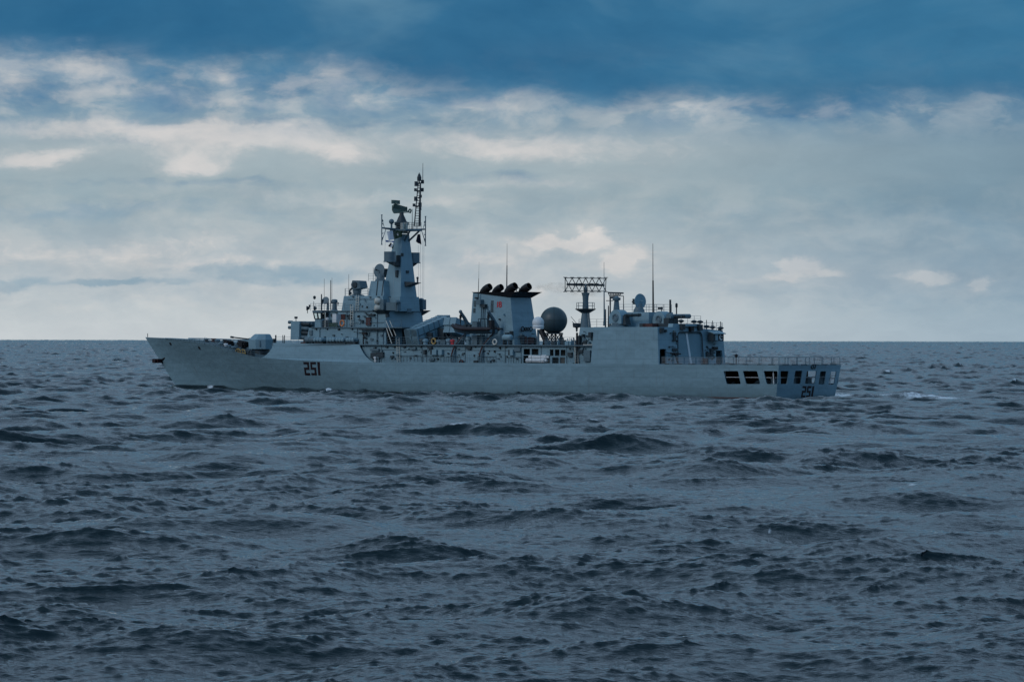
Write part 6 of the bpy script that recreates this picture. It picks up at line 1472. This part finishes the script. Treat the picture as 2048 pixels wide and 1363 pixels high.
# ------------------------------------------------------------------ thin brown exhaust smoke
sc0 = P(1056, 575, -.9); s1_ = P(1170, 582, -.9)
sm = MB(); pts = [(0, .35, 0), (1.5, .55, .1), (3.5, .8, .1), (6, 1.0, -.1), (9, 1.2, -.3), (12, 1.3, -.4)]
vs_ = []; n = 14
for (d, r, dz) in pts:
    for k in range(n): t = 2 * math.pi * k / n; vs_.append((sc0.x - d, sc0.y + r * math.cos(t), sc0.z + dz + r * .75 * math.sin(t)))
fs_ = [(i * n + k, i * n + (k + 1) % n, (i + 1) * n + (k + 1) % n, (i + 1) * n + k) for i in range(len(pts) - 1) for k in range(n)] + [tuple(range(n)), tuple((len(pts) - 1) * n + k for k in reversed(range(n)))]
sm.add(vs_, fs_)
ms = bpy.data.materials.new('exhaust_smoke'); ms.use_nodes = True; N = NT(ms.node_tree); N.n.clear()
oo_ = N.n.new('ShaderNodeOutputMaterial'); pv = N.n.new('ShaderNodeVolumePrincipled'); pv.inputs['Color'].default_value = (.42, .30, .20, 1)
tcs = N.n.new('ShaderNodeTexCoord').outputs['Object']; nn = N.noise(N.vm('MULTIPLY', tcs, (.5, 1, 1)), 1.3, 4, .6)
N.l.new(N.mr(nn, .45, .72, 0.0, .32), pv.inputs['Density']); N.l.new(pv.outputs[0], oo_.inputs['Volume'])
so = sm.build('smoke', ms, None); so.location = SHIP_O; so.rotation_euler = (0, 0, SHIP_RZ); so['kind'] = 'stuff'
tag(so, 'thin brown exhaust smoke trailing aft from the funnel pipes', 'smoke')

# ------------------------------------------------------------------ small wall fittings
random.seed(31)
def scatter(n, px0, px1, py0, py1, yp, names=('fitting', 'lamp', 'vent', 'junction_box'), holes=()):
    for _ in range(n):
        px, py = random.uniform(px0, px1), random.uniform(py0, py1)
        w, h = random.choice([(1.6, 1.4), (2.2, 1.5), (1.4, 3.2), (3.0, 2.0), (2.0, 4.0), (4.2, 1.0)])
        if any(a < px < b for a, b in holes): continue
        pbox(random.choice(names), px, py, px + w, py + h, yp, random.uniform(.1, .3), random.choice([M_DARK, M_DARK, M_BLACK, M_MID, M_GREY]))
scatter(34, 745, 1040, 692, 722, YWALL)
scatter(22, 1134, 1180, 694, 724, YWALL)
scatter(10, 622, 770, 660, 684, YA)
scatter(14, 692, 770, 624, 650, YB)
scatter(8, 690, 764, 596, 618, YC - .12)
scatter(10, 1157, 1184, 660, 688, YWG)
scatter(7, 945, 1018, 625, 684, YF - .1)
def scatter_aft(n, px0, px1, py0, py1, xf, par=None):
    for _ in range(n):
        px, py = random.uniform(px0, px1), random.uniform(py0, py1)
        w, h = random.choice([(1.6, 1.4), (2.2, 1.5), (1.4, 3.2), (3.0, 2.0), (2.0, 4.0)])
        abox(random.choice(['fitting', 'lamp', 'junction_box']), px, py, px + w, py + h, xf(Q(px, py, XHA).z) if callable(xf) else xf, random.uniform(.1, .3), random.choice([M_DARK, M_DARK, M_BLACK, M_MID]), par or ship)
scatter_aft(16, 1336, 1353, 660, 722, HX); scatter_aft(10, 1409, 1430, 686, 722, HX); scatter_aft(6, 1410, 1438, 658, 664, HX)
scatter_aft(10, 1033, 1070, 655, 686, fb1 - .05)
# weld-on pipes and cable runs along the deckhouses
for (px, yp, z0, z1) in [(755, YB, Z2, Z3), (694, YB, Z2, Z3), (767, YA, Z1, Z2), (640, YA, Z1, Z2), (715, YA, Z1, Z2)]:
    x_ = px_x(px, yp, z0); MB().tube((x_, yp + .06, z0), (x_, yp + .06, z1 - .15), .05).build('pipe', M_MID, ship)
for (p0_, p1_, yp) in [((705, 646), (768, 645), YB), ((760, 699), (1040, 700.5), YWALL), ((1136, 701), (1180, 701), YWALL), ((694, 598), (762, 597), YC - .12)]:
    MB().tube(P(*p0_, yp + .05), P(*p1_, yp + .05), .035, n=4).build('cable_run', M_MID, ship)
